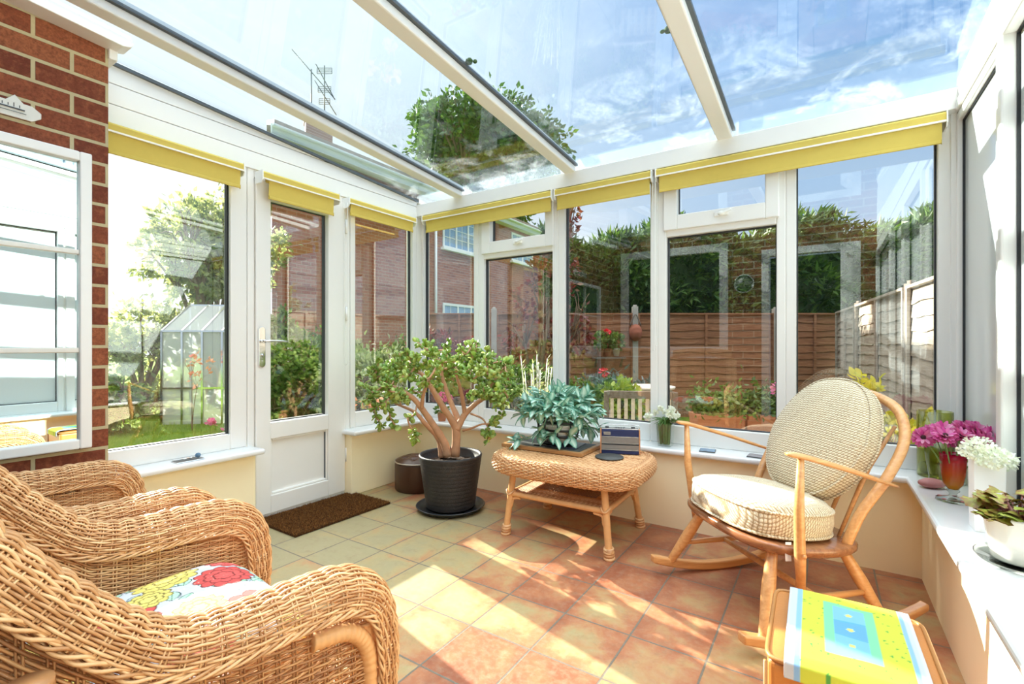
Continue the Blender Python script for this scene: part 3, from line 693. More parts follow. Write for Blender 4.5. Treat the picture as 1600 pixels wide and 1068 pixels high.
# ------------------------------------------------------------------ wicker armchairs
def make_armchair(label, grp):
    """origin on the floor under the middle of the seat; the sitter faces +y"""
    ch = thing('wicker_armchair', label, 'armchair', (0, 0, 0), 0, grp)
    HW = .362
    # side profile of the rolled arm: from the top of the back, down the wing, along the arm, down the front
    prof = [(-.36, 1.01), (-.30, .925), (-.215, .81), (-.13, .715), (-.05, .655), (.06, .636), (.18, .636), (.285, .628), (.345, .585), (.368, .50), (.372, .40), (.365, .27)]
    PT = smooth_path([(0, y, z) for y, z in prof], 240)
    TN = np.gradient(PT, axis=0); TN /= np.linalg.norm(TN, axis=1)[:, None]
    NR = np.stack([np.zeros(240), -TN[:, 2], TN[:, 1]], 1)           # up/outward side of the path
    seg = np.concatenate([[0], np.cumsum(np.linalg.norm(np.diff(PT, axis=0), axis=1))]); seg /= seg[-1]
    rad = np.interp(seg, [0, .2, .45, .72, .85, 1], [.050, .052, .057, .060, .055, .044])
    def at(u):
        uu = np.clip(u, 0, 1); return (np.stack([np.interp(uu, seg, PT[:, k]) for k in range(3)], -1), np.stack([np.interp(uu, seg, NR[:, k]) for k in range(3)], -1), np.interp(uu, seg, rad))
    for sx in (-1, 1):
        def roll(u, w, sx=sx):
            p, n, r = at(u); a = -.62 * PI + 1.20 * PI * w              # 0 = top; positive = outer side
            scal = 1 + .05 * np.abs(np.sin(u * 27 * PI))
            c = np.cos(a)[..., None] * n * (r * scal)[..., None]
            c[..., 0] += sx * np.sin(a) * r * 1.08
            q = p + c; q[..., 0] += sx * HW; return q
        arm = MB(); weave(arm, roll, 36, 36, .0028, .0022, .0032, spw=5, pair=.12, s_res=18, n=5)
        ao = obj('arm', arm, 'wicker', ch)
        e = MB()                                                       # braided edging on the inner and outer lip
        for w0 in (0.0, 1.0):
            for ph in range(4):
                u = np.linspace(.02, 1, 150); q = roll(u[None], np.full((1, 150), w0))[0]
                off = np.stack([.006 * np.cos(u * 70 + ph * PI / 2), .004 * np.sin(u * 70 + ph * PI / 2) + 0 * u, .007 * np.sin(u * 70 + ph * PI / 2)], 1)
                e.tube(q + off, .0034, 5)
        obj('braided_edge', e, 'wicker', ao)
        # woven side panels, inside and outside the arm
        for k, xo, mat in ((0, -.045, 'wicker'), (1, .032, 'wicker_dark')):
            def side(u, w, sx=sx, xo=xo):
                y = -.31 + .655 * u; zt = np.interp(y, [-.31, -.22, -.13, -.05, .06, .34], [.92, .80, .70, .625, .60, .585]); z0 = .30 if xo < 0 else .17
                x = np.full_like(y, HW + xo) + .012 * np.sin(w * PI)
                return np.stack([sx * x, y, z0 + (zt - z0) * w], -1)
            pn = MB(); weave(pn, side, 58 if xo > 0 else 48, 20, .0027, .0021, .0032, spw=5, pair=.11, s_res=10, n=4)
            obj('side_panel', pn, mat, ch)
        for zr, rr_z in ((.215, .016), (.10, .013)):
            rail = MB(); rail.tube([(sx * (HW + .02), -.24, zr), (sx * (HW + .02), .33, zr)], rr_z, 10); obj('side_rail', rail, 'cane', ch)
        # legs: thick canes wrapped in strip
        for y0, zt in ((.335, .56), (-.222, .74)):
            lx = HW + (.022 if y0 > 0 else .085); lg = MB(); zz = np.linspace(0, zt, 90); r = (.023 if y0 > 0 else .027) + .0016 * np.sin(zz * 420)
            lg.tube(np.stack([np.full(90, sx * lx), y0 - .05 * (zz < .0) + 0 * zz, zz], 1), r, 10)
            lo = obj('leg', lg, 'wicker_dark' if y0 < 0 else 'cane', ch)
            for zc in (.20, .235, .10):
                bd = MB(); bd.tube([(sx * lx + .031 * math.cos(a), y0 + .031 * math.sin(a), zc + .012 * math.sin(a * 1)) for a in np.linspace(0, 2 * PI, 15)[:-1]], .006, 6, closed=True)
                obj('leg_binding', bd, 'cane', lo)
        # the wrapped pole that edges the arm's open front
        fp = MB(); pts = smooth_path([(sx * (HW + .035), .20, .575), (sx * (HW + .04), .285, .56), (sx * (HW + .04), .33, .50), (sx * (HW + .035), .338, .38), (sx * (HW + .03), .335, .22)], 80)
        fp.tube(pts, .019 + .0012 * np.sin(np.arange(80) * 1.9), 10); obj('front_pole', fp, 'cane', ch)
    # back between the wings, and its rolled top
    def back(u, w):
        x = (u - .5) * 2 * (HW - .01); z = .36 + .66 * w; y = -.19 - .17 * w - .05 * (1 - (x / HW) ** 2)
        return np.stack([x, y, z], -1)
    bk = MB(); weave(bk, back, 90, 22, .0029, .0022, .0034, spw=5, pair=.12, s_res=16, n=4); obj('backrest', bk, 'wicker', ch)
    def top(u, w):
        x = (u - .5) * 2 * HW; a = -.6 * PI + 1.3 * PI * w
        return np.stack([x, -.37 - .045 * (1 - (x / HW) ** 2) - .07 * np.sin(a), 1.05 + .03 * (1 - (x / HW) ** 2) + .07 * np.cos(a)], -1)
    tp = MB(); weave(tp, top, 36, 24, .0029, .0022, .0034, spw=5, pair=.12, s_res=14, n=4); obj('top_roll', tp, 'wicker', ch)
    def seat(u, w): return np.stack([(u - .5) * 2 * (HW - .03), -.2 + .53 * w, .385 + 0 * u], -1)
    st = MB(); weave(st, seat, 48, 30, .004, .003, .0045, spw=3, s_res=10, n=4); obj('seat', st, 'wicker', ch)
    def apron(u, w): return np.stack([(u - .5) * 2 * (HW - .02), .335 + 0 * u, .14 + .25 * w], -1)
    ap = MB(); weave(ap, apron, 26, 30, .004, .003, .0045, spw=3, s_res=8, n=4); obj('front_apron', ap, 'wicker', ch)
    return ch
ac = make_armchair('wicker armchair with a flowered seat cushion, its rolled arm nearest the floor tiles', 'wicker armchairs by the brick pier')
ac.location = (-1.322, .465, 0); ac.rotation_euler.z = math.radians(-7.5)
ac2 = copytree(ac); ac2.location = (-2.275, .50, 0); ac2.rotation_euler.z = 0
ac2['label'] = 'wicker armchair against the brick pier, behind the one with the flowered cushion'
# flowered cushion
cu = MB(); NX, NY = 250, 210
def cush(u, v):
    x, y = (u - .5) * 2, (v - .5) * 2
    k = max(abs(x), abs(y)); ex = (abs(x) ** 5 + abs(y) ** 5) ** .2
    s = k / ex if ex > 1e-6 else 1
    z = .085 * max(0, 1 - ex ** 4.0 * 1.0) ** .45 if ex * s < 1 else 0
    e = min(1, k); return (x * s * .298, y * s * .255, .05 + .06 * (1 - e ** 6) ** .5 + .02 * (1 - e * e))
cu.grid(lambda u, v: cush(u, v), NX, NY)
def cush_b(u, v):
    x, y, z = cush(v, u); return (x, y, .05 - (z - .05) * .55)
cu.grid(cush_b, 30, 30)
cs = obj('seat_cushion', cu, 'floral_print')
FL = []; r2 = random.Random(5)
for (cx, cy, rr, kind) in [(.13, .17, .085, 'r'), (-.02, -.10, .10, 'r'), (-.20, .05, .08, 'y'), (-.12, -.2, .07, 'y'), (.26, -.14, .085, 'r'), (-.26, -.17, .07, 'r'), (.18, -.24, .05, 'y'), (-.22, .22, .07, 'r'), (.05, .06, .06, 'y'), (-.09, .16, .075, 'r'), (.20, .02, .07, 'r'), (.09, -.17, .06, 'y'), (-.10, -.01, .055, 'y'), (.24, .22, .06, 'y')]:
    FL.append((cx, cy, rr, kind, r2.random() * 6))
LV = []
for i in range(105): LV.append((r2.uniform(-.29, .29), r2.uniform(-.25, .25), r2.random() * PI * 2, r2.uniform(.035, .06), r2.random() < .3))
def floral(x, y, z):
    col = (.55, .57, .60)
    for lx, ly, an, ln, gy in LV:
        dx, dy = x - lx, y - ly; a = dx * math.cos(an) + dy * math.sin(an); b = -dx * math.sin(an) + dy * math.cos(an)
        if 0 < a < ln:
            wd = .34 * ln * math.sin(PI * a / ln) ** .8
            if abs(b) < wd: col = ((.42, .50, .52) if gy else (.42, .68, .48)) if abs(b) < wd - .0032 and abs(b) > .0012 else (.07, .10, .10)
    for cx, cy, rr, kind, ph in FL:
        dx, dy = x - cx, y - cy; d = math.hypot(dx, dy); an = math.atan2(dy, dx) + ph
        for lay, np_ in ((1.0, 11), (.68, 9), (.38, 6)):
            R = rr * lay * (.84 + .16 * abs(math.cos(an * np_ / 2 + lay * 3)))
            if d < R:
                edge = d > R - .0042 or (abs(math.cos(an * np_ / 2 + lay * 3)) < .09 and d > R * .45)
                base = (.72, .09, .08) if kind == 'r' else (.82, .66, .16)
                col = tuple(c * (.22 if edge else (1.15 - .3 * lay)) for c in base)
    return col
setcol(cs, floral)
cs.location = (-1.328, .515, .43); cs.rotation_euler = (math.radians(4), 0, math.radians(-7.5))
tag(cs, 'seat cushion printed with red and yellow flowers on the wicker armchair', 'cushion')
# ------------------------------------------------------------------ wicker coffee table
TL = thing('wicker_coffee_table', 'low wicker table with a woven shelf, carrying a radio and a leafy basket', 'coffee table', (-1.365, 2.815, 0), math.radians(1))
A_, B_ = .455, .315
def rr_(th, a, b, k=4.2):
    c, s_ = np.cos(th), np.sin(th); q = (np.abs(c) ** k + np.abs(s_) ** k) ** (-1 / k); return a * q * c, b * q * s_
ZT = .492
def rim(u, w):
    th = u * 2 * PI; a = -.42 * PI + 1.06 * PI * w
    e = .043 * np.cos(a - .1); x, y = rr_(th, A_, B_); nx, ny = rr_(th, 1, 1, 2.4); l = np.hypot(nx, ny)
    return np.stack([x + nx / l * e, y + ny / l * e, ZT - .052 + .055 * np.sin(a)], -1)
rm = MB(); weave(rm, rim, 20, 120, .0042, .0044, .0036, spw=4, s_res=12, n=5); obj('rim', rm, 'wicker_table', TL)
def topf(u, w):
    th = 2 * PI * u; x, y = rr_(th, A_ + .005, B_ + .005); return None
tb = MB(); yy = np.linspace(-B_, B_, 74)
for axis, nn in ((0, 74), (1, 104)):
    L1, L2 = (A_, B_) if axis == 0 else (B_, A_); pos = np.linspace(-L2 * .995, L2 * .995, nn)
    ms = 209 if axis == 0 else 149; P = np.zeros((nn, ms, 3)); k = 4.2
    half = L1 * np.maximum(0.02, 1 - np.abs(pos / (L2 * 1.002)) ** k) ** (1 / k)
    tt = np.linspace(-1, 1, ms)[None, :] * half[:, None]
    P[..., axis] = tt; P[..., 1 - axis] = pos[:, None]
    d = .0125 if axis == 0 else .0125
    P[..., 2] = ZT - .004 + .0022 * np.sin(PI * tt / .0088 / 2 + PI / 2 * np.arange(nn)[:, None]) * (1 if axis == 0 else .3)
    N = np.zeros_like(P); N[..., 2] = 1; tb.tubes(P, N, .0042 if axis == 0 else .0034, 4)
obj('table_top', tb, 'wicker_table', TL)
sk = MB(); P_ = [rr_(np.array(a), A_, B_) for a in np.linspace(0, 2 * PI, 49)[:-1]]
sk.prism([(float(x), float(y)) for x, y in P_], 2, ZT - .03, ZT - .010); obj('top_board', sk, 'cane', TL)
LEGS = [(-.335, -.285), (.355, -.285), (.355, .285), (-.335, .285)]; TOPS = [(-.30, -.235), (.30, -.235), (.30, .235), (-.30, .235)]
SZ = .255
def onleg(i, z):
    k = z / (ZT - .05); return np.array([LEGS[i][0] + (TOPS[i][0] - LEGS[i][0]) * k, LEGS[i][1] + (TOPS[i][1] - LEGS[i][1]) * k, z])
for i in range(4):
    lg = MB(); zz = np.linspace(.03, ZT - .05, 100); lg.tube(np.array([onleg(i, z) for z in zz]), .0205 + .0009 * np.sin(zz * 640), 12)
    lo = obj('leg', lg, 'cane', TL)
    ft = MB()
    for q in range(4): ft.tube([(onleg(i, .01 + q * .016)[0] + .023 * math.cos(a), onleg(i, .01 + q * .016)[1] + .023 * math.sin(a), .010 + q * .016 + .004 * math.sin(a)) for a in np.linspace(0, 2 * PI, 15)[:-1]], .0105 - .001 * q, 7, closed=True)
    ft.lathe([(.0, 0), (.022, 0), (.024, .06), (0, .062)], tuple(onleg(i, 0.0)), 14); obj('foot', ft, 'wicker_table', lo)
    for z, dl, dz in ((ZT - .055, .10, .10), (SZ - .02, .075, .085)):
        for j in ((i + 1) % 4, (i - 1) % 4):
            a = onleg(i, z - dz); bdir = onleg(j, z) - onleg(i, z); bdir /= np.linalg.norm(bdir); c = onleg(i, z) + bdir * dl; m_ = onleg(i, z - .012) + bdir * .022
            br = MB(); br.tube(smooth_path([a, (a + m_) / 2 + bdir * .008, m_, (m_ + c) / 2 + np.array([0, 0, .003]), c], 14), .0085, 8); obj('brace', br, 'cane', lo)
sh = MB(); cs4 = [onleg(i, SZ) for i in range(4)]
for i in range(4):
    a, c = cs4[i], cs4[(i + 1) % 4]; n_ = 120; u = np.linspace(0, 1, n_)[:, None]
    sh.tube(a + (c - a) * u, .017 + .0008 * np.sin(np.arange(n_) * 2.2), 10)
shelf = obj('shelf_frame', sh, 'cane', TL)
def shelf_s(u, w):
    a, b_, c, d_ = cs4; p = (a * (1 - u)[..., None] + b_ * u[..., None]) * (1 - w)[..., None] + (d_ * (1 - u)[..., None] + c * u[..., None]) * w[..., None]
    p = p.copy(); p[..., 2] += .008; return p
sw = MB(); weave(sw, shelf_s, 56, 44, .0048, .0035, .003, spw=3, s_res=12, n=4); obj('shelf', sw, 'wicker_table', TL)
tbn = MB(); tbn.box(-.2, -.1, SZ + .0105, .2, .115, SZ + .0135)
obj('shelf_inset', tbn, 'radio_grey', TL)
for i in range(4):
    bd = MB(); p = onleg(i, SZ + .01); bd.tube([(p[0] + .026 * math.cos(a), p[1] + .026 * math.sin(a), p[2] + .012 * math.cos(a * 2)) for a in np.linspace(0, 2 * PI, 15)[:-1]], .006, 6, closed=True)
    obj('shelf_binding', bd, 'wicker_table', shelf)
# ------------------------------------------------------------------ rocking chair
RC = thing('rocking_chair', 'pale wooden rocking chair with a hooped back and tweed cushions, in the corner', 'rocking chair', (-.245, 2.515, 0), 0)
RC.rotation_euler.z = math.atan2(-.704, -.71)      # local +x is the way the sitter looks, +y the side nearest the camera
TI = math.radians(6)                                # tipped back on its rockers
def rk(x, y, z):                                   # chair space -> tipped
    return (x * math.cos(TI) - (z - .05) * math.sin(TI) * .9, y, .05 + x * math.sin(TI) * .85 + (z - .05) * math.cos(TI))
def rpath(pts): return [rk(*p) for p in pts]
seatp = []
for a in np.linspace(0, 2 * PI, 65)[:-1]:
    c, s_ = math.cos(a), math.sin(a); k = 3.4
    q = (abs(c) ** k + abs(s_) ** k) ** (-1 / k); x, y = .27 * q * c, .345 * q * s_
    y *= 1 - .16 * max(0, -x / .27) ** 1.5; x += .02 * (1 - (y / .345) ** 2) * (1 if x > 0 else 0)
    seatp.append((x, y))
sb = MB(); n_ = len(seatp); V = []
for sc, z in ((.90, .335), (.985, .350), (1.03, .366), (1.03, .382), (1.0, .389), (.6, .380), (.0, .376)):
    for x, y in seatp: V.append(rk(x * sc, y * sc, z))
F = [(i * n_ + j, i * n_ + (j + 1) % n_, (i + 1) * n_ + (j + 1) % n_, (i + 1) * n_ + j) for i in range(6) for j in range(n_)] + [tuple(range(n_ - 1, -1, -1))]
sb.add(V, F, 0, True); obj('seat', sb, 'elm', RC)
FT = {}
for sy in (-1, 1):
    for fx, zt in ((1, .35), (-1, .35)):
        foot = np.array([(.275 if fx > 0 else -.29), sy * .345, .055 if fx > 0 else .075]); top = np.array(rk(.17 * fx, sy * .235, zt))
        FT[(fx, sy)] = (foot, top); lg = MB(); u = np.linspace(0, 1, 20)
        lg.tube(foot + (top - foot) * u[:, None], np.interp(u, [0, .1, .55, .9, 1], [.017, .021, .027, .022, .02]), 12); obj('leg', lg, 'oak', RC)
    f, r = FT[(1, sy)][0], FT[(-1, sy)][0]
    xs_ = np.linspace(.375, -.50, 40); prof_t = []; prof_b = []
    for x in xs_:
        zb = .42 * (x + .02) ** 2 - (0.0); zb = max(0, zb); th = .042 if abs(x) < .33 else .042 - .012 * min(1, abs(abs(x) - .33) / .15)
        prof_b.append((x, zb)); prof_t.append((x, zb + th))
    rb = MB(); rb.prism([(a, c) for a, c in prof_b] + [(a, c) for a, c in prof_t[::-1]], 1, sy * .345 - .021, sy * .345 + .021)
    obj('rocker', rb, 'oak', RC, bevel=.009, seg=3)
    st_ = MB(); a = FT[(1, sy)]; c = FT[(-1, sy)]; p = a[0] + (a[1] - a[0]) * .38; q = c[0] + (c[1] - c[0]) * .38
    st_.tube([p, p + (q - p) * .5, q], [.011, .016, .011], 10); obj('stretcher', st_, 'oak', RC)
pm = [(FT[(1, s_)][0] + (FT[(1, s_)][1] - FT[(1, s_)][0]) * .38 + FT[(-1, s_)][0] + (FT[(-1, s_)][1] - FT[(-1, s_)][0]) * .38) / 2 for s_ in (-1, 1)]
st_ = MB(); st_.tube([pm[0], (pm[0] + pm[1]) / 2, pm[1]], [.011, .016, .011], 10); obj('stretcher', st_, 'oak', RC)
# hooped back
BZ = .40
hoop = smooth_path([rk(-.14, -.28, BZ - .03), rk(-.185, -.30, .52), rk(-.275, -.325, .68), rk(-.365, -.31, .83), rk(-.415, -.235, .95), rk(-.438, -.10, 1.005), rk(-.440, 0, 1.012),
                    rk(-.438, .10, 1.005), rk(-.415, .235, .95), rk(-.365, .31, .83), rk(-.275, .325, .68), rk(-.185, .30, .52), rk(-.14, .28, BZ - .03)], 70)
hb = MB(); hb.tube(hoop, .0215, 12, flat=.8); obj('back_hoop', hb, 'oak', RC)
for i in range(6):
    y0 = (i - 2.5) * .078; y1 = (i - 2.5) * .088
    zt = .985 - .35 * max(0, abs(y1) - .05) ** 1.3 * 3
    sp = MB(); sp.tube([rk(-.195, y0, BZ - .02), rk(-.31, (y0 + y1) / 2, .69), rk(-.434 + abs(y1) * .06, y1, zt)], [.0075, .011, .0075], 8); obj('spindle', sp, 'oak', RC)
for sy in (-1, 1):
    ar = MB(); pts = smooth_path([rk(.275, sy * .385, .765), rk(.19, sy * .392, .755), rk(-.04, sy * .385, .708), rk(-.19, sy * .362, .672), rk(-.31, sy * .338, .645)], 26)
    ar.tube(pts, np.interp(np.linspace(0, 1, 26), [0, .05, .2, .7, 1], [.012, .019, .021, .016, .011]), 10, flat=.55, up=(0, 0, 1)); ao = obj('armrest', ar, 'oak', RC)
    sp = MB(); sp.tube(np.array([rk(.215, sy * .39, .752), rk(.195, sy * .380, .55), rk(.155, sy * .362, .36), rk(.13, sy * .352, .24)]), [.012, .019, .021, .017], 12); so = obj('arm_post', sp, 'oak', RC)
    pg = MB(); c = rk(.16, sy * .388, .375); pg.ball(c, (.009, .007, .009), 10, 6); obj('peg', pg, 'oak', so)
# cushions
def cushion_mesh(outline, h, nring=12, crown=.03, dome=.0):
    """boxed cushion: outline (closed list), height h, welted seams"""
    mb = MB(); n = len(outline); V = []; ringsz = []
    O = np.array(outline); prof_ = [(.0, -.0), (.5, -.0), (.9, .002), (.985, .012), (1.0, .03), (1.012, h * .5), (1.0, h - .022), (.985, h - .006), (.9, h + crown * .35), (.7, h + crown * .72), (.4, h + crown * .95), (.15, h + crown)]
    for s_, z in prof_[1:]:
        for x, y in O: V.append((x * s_, y * s_, z))
    m_ = len(prof_) - 1
    F = [(i * n + j, i * n + (j + 1) % n, (i + 1) * n + (j + 1) % n, (i + 1) * n + j) for i in range(m_ - 1) for j in range(n)]
    V.append((0, 0, 0)); V.append((0, 0, h + crown * 1.02)); F += [(len(V) - 2, (j + 1) % n, j) for j in range(n)] + [(len(V) - 1, (m_ - 1) * n + j, (m_ - 1) * n + (j + 1) % n) for j in range(n)]
    mb.add(V, F, 0, True); return mb, O
def welt(O, z, s_=.995):
    mb = MB(); mb.tube([(x * s_, y * s_, z) for x, y in O], .0058, 7, closed=True); return mb
ol = [(x * .86 + .03, y * .86) for x, y in seatp]
mb, O = cushion_mesh(ol, .118, crown=.04); sc_ = obj('seat_cushion', mb, 'tweed')
obj('welt', welt(O, .108), 'tweed', sc_); obj('welt', welt(O, .014), 'tweed', sc_)
tb_ = MB(); tb_.grid(lambda u, v: (.12 + .028 * v + .02 * math.sin(u * 2), .298 + .028 * math.sin(u * PI * .55), .005 - .065 * u), 8, 4); obj('tie_strap', tb_, 'cloth_white', sc_)
mw = RC.matrix_basis.copy()
RCM = Matrix.Translation(Vector((-.245, 2.515, 0))) @ Matrix.Rotation(math.atan2(-.704, -.71), 4, 'Z')
sc_.matrix_world = RCM @ Matrix.Translation(Vector(rk(.02, 0, .391))) @ Matrix.Rotation(-TI * .88, 4, 'Y')
tag(sc_, 'round-fronted tweed seat cushion lying flat on the rocking chair', 'cushion')
bo = []
for a in np.linspace(0, 2 * PI, 57)[:-1]:
    c, s_ = math.cos(a), math.sin(a); k = 2.5; q = (abs(c) ** k + abs(s_) ** k) ** (-1 / k); x, y = .298 * q * c, .268 * q * s_
    y *= 1 - .16 * max(0, x / .285); y *= 1 - .10 * max(0, -x / .285); bo.append((x, y))
mb, O = cushion_mesh(bo, .085, crown=.05); bc = obj('back_cushion', mb, 'tweed'); obj('welt', welt(O, .078), 'tweed', bc); obj('welt', welt(O, .012), 'tweed', bc)
tb_ = MB(); tb_.grid(lambda u, v: (.275 + .012 * math.sin(u * PI), -.03 + .06 * v, .06 - .11 * u), 8, 4); obj('tie_strap', tb_, 'cloth_white', bc)
# local x up the back, z out toward the sitter
base = Vector(rk(-.305, 0, .735)); upv = (Vector(rk(-.435, 0, .99)) - Vector(rk(-.215, 0, .47))).normalized(); yv = Vector((0, 1, 0)); zv = upv.cross(yv).normalized()
if zv.x < 0: yv = -yv; zv = -zv
R = Matrix((upv, yv, zv)).transposed().to_4x4()
bc.matrix_world = RCM @ Matrix.Translation(base + zv * .02 + upv * .025) @ R
tag(bc, 'upright tweed back cushion tied to the hoop of the rocking chair', 'cushion')
# ------------------------------------------------------------------ jade plant
RT = np.array([math.cos(math.radians(33.12)), math.sin(math.radians(33.12)), 0]); FW = np.array([-RT[1], RT[0], 0])
PX, PY = -2.30, 2.70
sa = MB(); sa.lathe([(0, 0), (.205, 0), (.225, .006), (.245, .03), (.252, .034), (.246, .038), (.232, .034), (.215, .016), (0, .014)], (0, 0, 0), 48)
so = obj('plant_saucer', sa, 'saucer_black'); so.location = (PX, PY, 0.0005); tag(so, 'round black saucer on the floor tiles under the jade plant pot', 'saucer')
jp = thing('potted_jade_plant', 'large jade plant with thick stems in a black pot by the corner', 'plant', (PX, PY, .0185))
pb = MB(); pr = [(0, 0), (.168, 0)] + [(.178 + .0495 * (z - .012) / .353 + .0007 * math.sin(i * 2.4) + .0005 * math.sin(i * 5.1), z) for i, z in enumerate(np.linspace(.012, .365, 70))] + [(.231, .378), (.226, .386), (.214, .384), (.208, .37), (.2, .31), (0, .31)]
pb.lathe(pr, (0, 0, 0), 56); pot = obj('pot', pb, 'pot_black', jp)
sb = MB(); sb.grid(lambda u, v: ((.205 * v) * math.cos(u * 2 * PI), (.205 * v) * math.sin(u * 2 * PI), .318 + .03 * (1 - v) + .006 * math.sin(u * 40 + v * 30)), 40, 8, cu=True); obj('soil', sb, 'soil', pot)
PXM = .00463
def J(u, v, dep=0.0):    # plant-local point: right/up offsets measured on the plant, plus depth
    p = RT * ((u - 704) * PXM * (1 + dep * .28)) + FW * dep; z = 1.2 - (v - 538.5) * PXM * (1 + dep * .28) - .016
    return (p[0], p[1], z)
limbs = [([(700, 716, 0), (692, 690, -.01), (670, 655, -.04), (649, 626, -.08), (628, 611, -.12), (601, 599, -.15)], .033, .010),
         ([(711, 716, 0), (712, 672, 0), (694, 640, -.03), (676, 609, -.05), (661, 586, -.06), (640, 578, -.06)], .034, .009),
         ([(713, 674, .0), (727, 648, .03), (752, 626, .06), (776, 622, .1)], .029, .009),
         ([(718, 662, .03), (704, 636, .1), (691, 603, .14), (686, 582, .15), (688, 549, .16)], .024, .008),
         ([(690, 718, .03), (683, 688, .06), (660, 663, .1), (642, 645, .14), (611, 632, .18)], .026, .008),
         ([(726, 650, .03), (721, 615, .0), (715, 586, -.05), (712, 560, -.08)], .017, .007),
         ([(752, 626, .06), (770, 600, .02), (790, 575, -.03)], .016, .006),
         ([(724, 675, -.02), (740, 671, -.08), (757, 665, -.13), (776, 664, -.15)], .009, .005),
         ([(736, 648, .0), (757, 656, -.10), (766, 668, -.14), (772, 680, -.15)], .008, .004),
         ([(660, 640, -.07), (665, 615, -.12), (680, 590, -.18), (700, 575, -.22)], .015, .006)]
tr = MB(); skel = []
for pts, r0, r1 in limbs:
    P = smooth_path([J(*p) for p in pts], 26); rr = np.linspace(r0, r1, 26) * (1 + .06 * np.sin(np.arange(26) * 2.1)); tr.tube(P, rr, 10); skel += list(P[8::3])
tips = []
c0 = np.array(J(697, 598, 0)); ex = np.array([.60, .46, .32])
while len(tips) < 215:
    d = nr.normal(size=3); d /= np.linalg.norm(d)
    if d[2] < -.5: continue
    k = (.5 + .5 * nr.rand() ** .7); q = c0 + RT * d[0] * ex[0] * k + FW * d[1] * ex[1] * k + np.array([0, 0, d[2] * ex[2] * k])
    if d[2] < 0 and abs(d[0]) < .45 and d[1] < 0.1: continue
    tips.append(q)
tips += [np.array(J(u, v, -.15)) for u, v in ((776, 664), (778, 655), (790, 650), (772, 682), (766, 690), (654, 680), (648, 690), (640, 655), (585, 640), (575, 625), (590, 655), (600, 668), (612, 650), (622, 668), (580, 610), (596, 632))]
tw = twiggy(skel, tips, .0075, droop=.08)
for P, R in tw: tr.tube(P, np.clip(R, .0026, .011), 6)
obj('trunk', tr, 'jade_bark', jp)
LP, LD, LS = [], [], []
for P, R in tw:
    e = P[-1]; ax = P[-1] - P[-3]; ax = ax / (np.linalg.norm(ax) + 1e-9) + np.array([0, 0, .25])
    for k in range(11):
        d = nr.normal(size=3); d /= np.linalg.norm(d); d = d + ax * .55; LP.append(e - ax * .014 * nr.rand() - ax * .02 * (k % 3)); LD.append(d); LS.append(.032 + .021 * nr.rand())
    for k in range(2):
        d = nr.normal(size=3) + ax * .3; LP.append(P[3] + nr.normal(size=3) * .004); LD.append(d); LS.append(.028 + .014 * nr.rand())
fb = MB(); fb.leaves(LP, LD, LS, *LEAFR); fo = obj('foliage', fb, 'jade_leaf', jp)
sm = fo.modifiers.new('thick', 'SOLIDIFY'); sm.thickness = .0032; sm.offset = 0
# pink blooms behind the jade plant, on the corner sill
fp = thing('pink_flowering_plant', 'pink flowers in a small pot on the sill, behind the jade plant', 'plant', (-2.86, 3.24, ZS))
q = MB(); q.lathe([(0, 0), (.032, 0), (.042, .07), (.045, .075), (.038, .07), (0, .065)], (0, 0, 0), 20); obj('pot', q, 'terracotta', fp)
q = MB(); blo = [(.03, -.01, .215), (-.05, .0, .235), (.045, .03, .20)]
for b_ in blo: q.tube(smooth_path([(0, 0, .06), (b_[0] * .4, b_[1] * .5, .13), b_], 8), .0028, 5)
obj('stem', q, 'stem_green', fp)
for b_, rr in zip(blo, (.042, .03, .036)):
    q = MB(); P, D = cloud(90, b_, (rr, rr, rr * .8), .5); q.leaves(P, D + .6 * nr.normal(size=D.shape), .02, *LEAFR); obj('bloom', q, 'pink_petal', fp)
q = MB(); P, D = cloud(30, (0, 0, .10), (.05, .05, .03), .4); q.leaves(P, D, .045, *LEAFL); obj('foliage', q, 'shrub_leaf', fp)
# ------------------------------------------------------------------ brown buttoned pouffe
st = thing('pouffe', 'small round brown leather pouffe in the corner behind the black pot', 'stool', (-2.865, 2.94, 0))
b = MB(); b.lathe([(0, 0), (.18, 0), (.186, .008), (.188, .1), (.188, .215), (.185, .226), (.17, .228), (0, .228)], (0, 0, 0), 48); obj('body', b, 'brown_leather', st)
def tuft(u, v):
    a = u * 2 * PI; r = .187 * v; z = .236 + .038 * (1 - v ** 3.5)
    for i in range(7):
        px_, py_ = (0, 0) if i == 6 else (.105 * math.cos(i * PI / 3), .105 * math.sin(i * PI / 3))
        d = math.hypot(r * math.cos(a) - px_, r * math.sin(a) - py_); z -= .016 * math.exp(-(d / .022) ** 2)
    z -= .004 * abs(math.cos(a * 3)) * math.exp(-((v - .8) / .2) ** 2) * 0 + .006 * math.exp(-(math.sin(a * 3) / .12) ** 2) * v * (1 - v) * 3
    return (r * math.cos(a), r * math.sin(a), z)
b = MB(); b.grid(tuft, 96, 20, cu=True); top = obj('lid', b, 'brown_leather', st)
b = MB(); b.tube([(.187 * math.cos(a), .187 * math.sin(a), .234) for a in np.linspace(0, 2 * PI, 49)[:-1]], .0055, 8, closed=True); obj('piping', b, 'piping_silver', top)
for i in range(7):
    p = (0, 0) if i == 6 else (.105 * math.cos(i * PI / 3), .105 * math.sin(i * PI / 3)); b = MB(); b.ball((p[0], p[1], .256), (.010, .010, .006), 10, 6); obj('button', b, 'brown_leather', top)
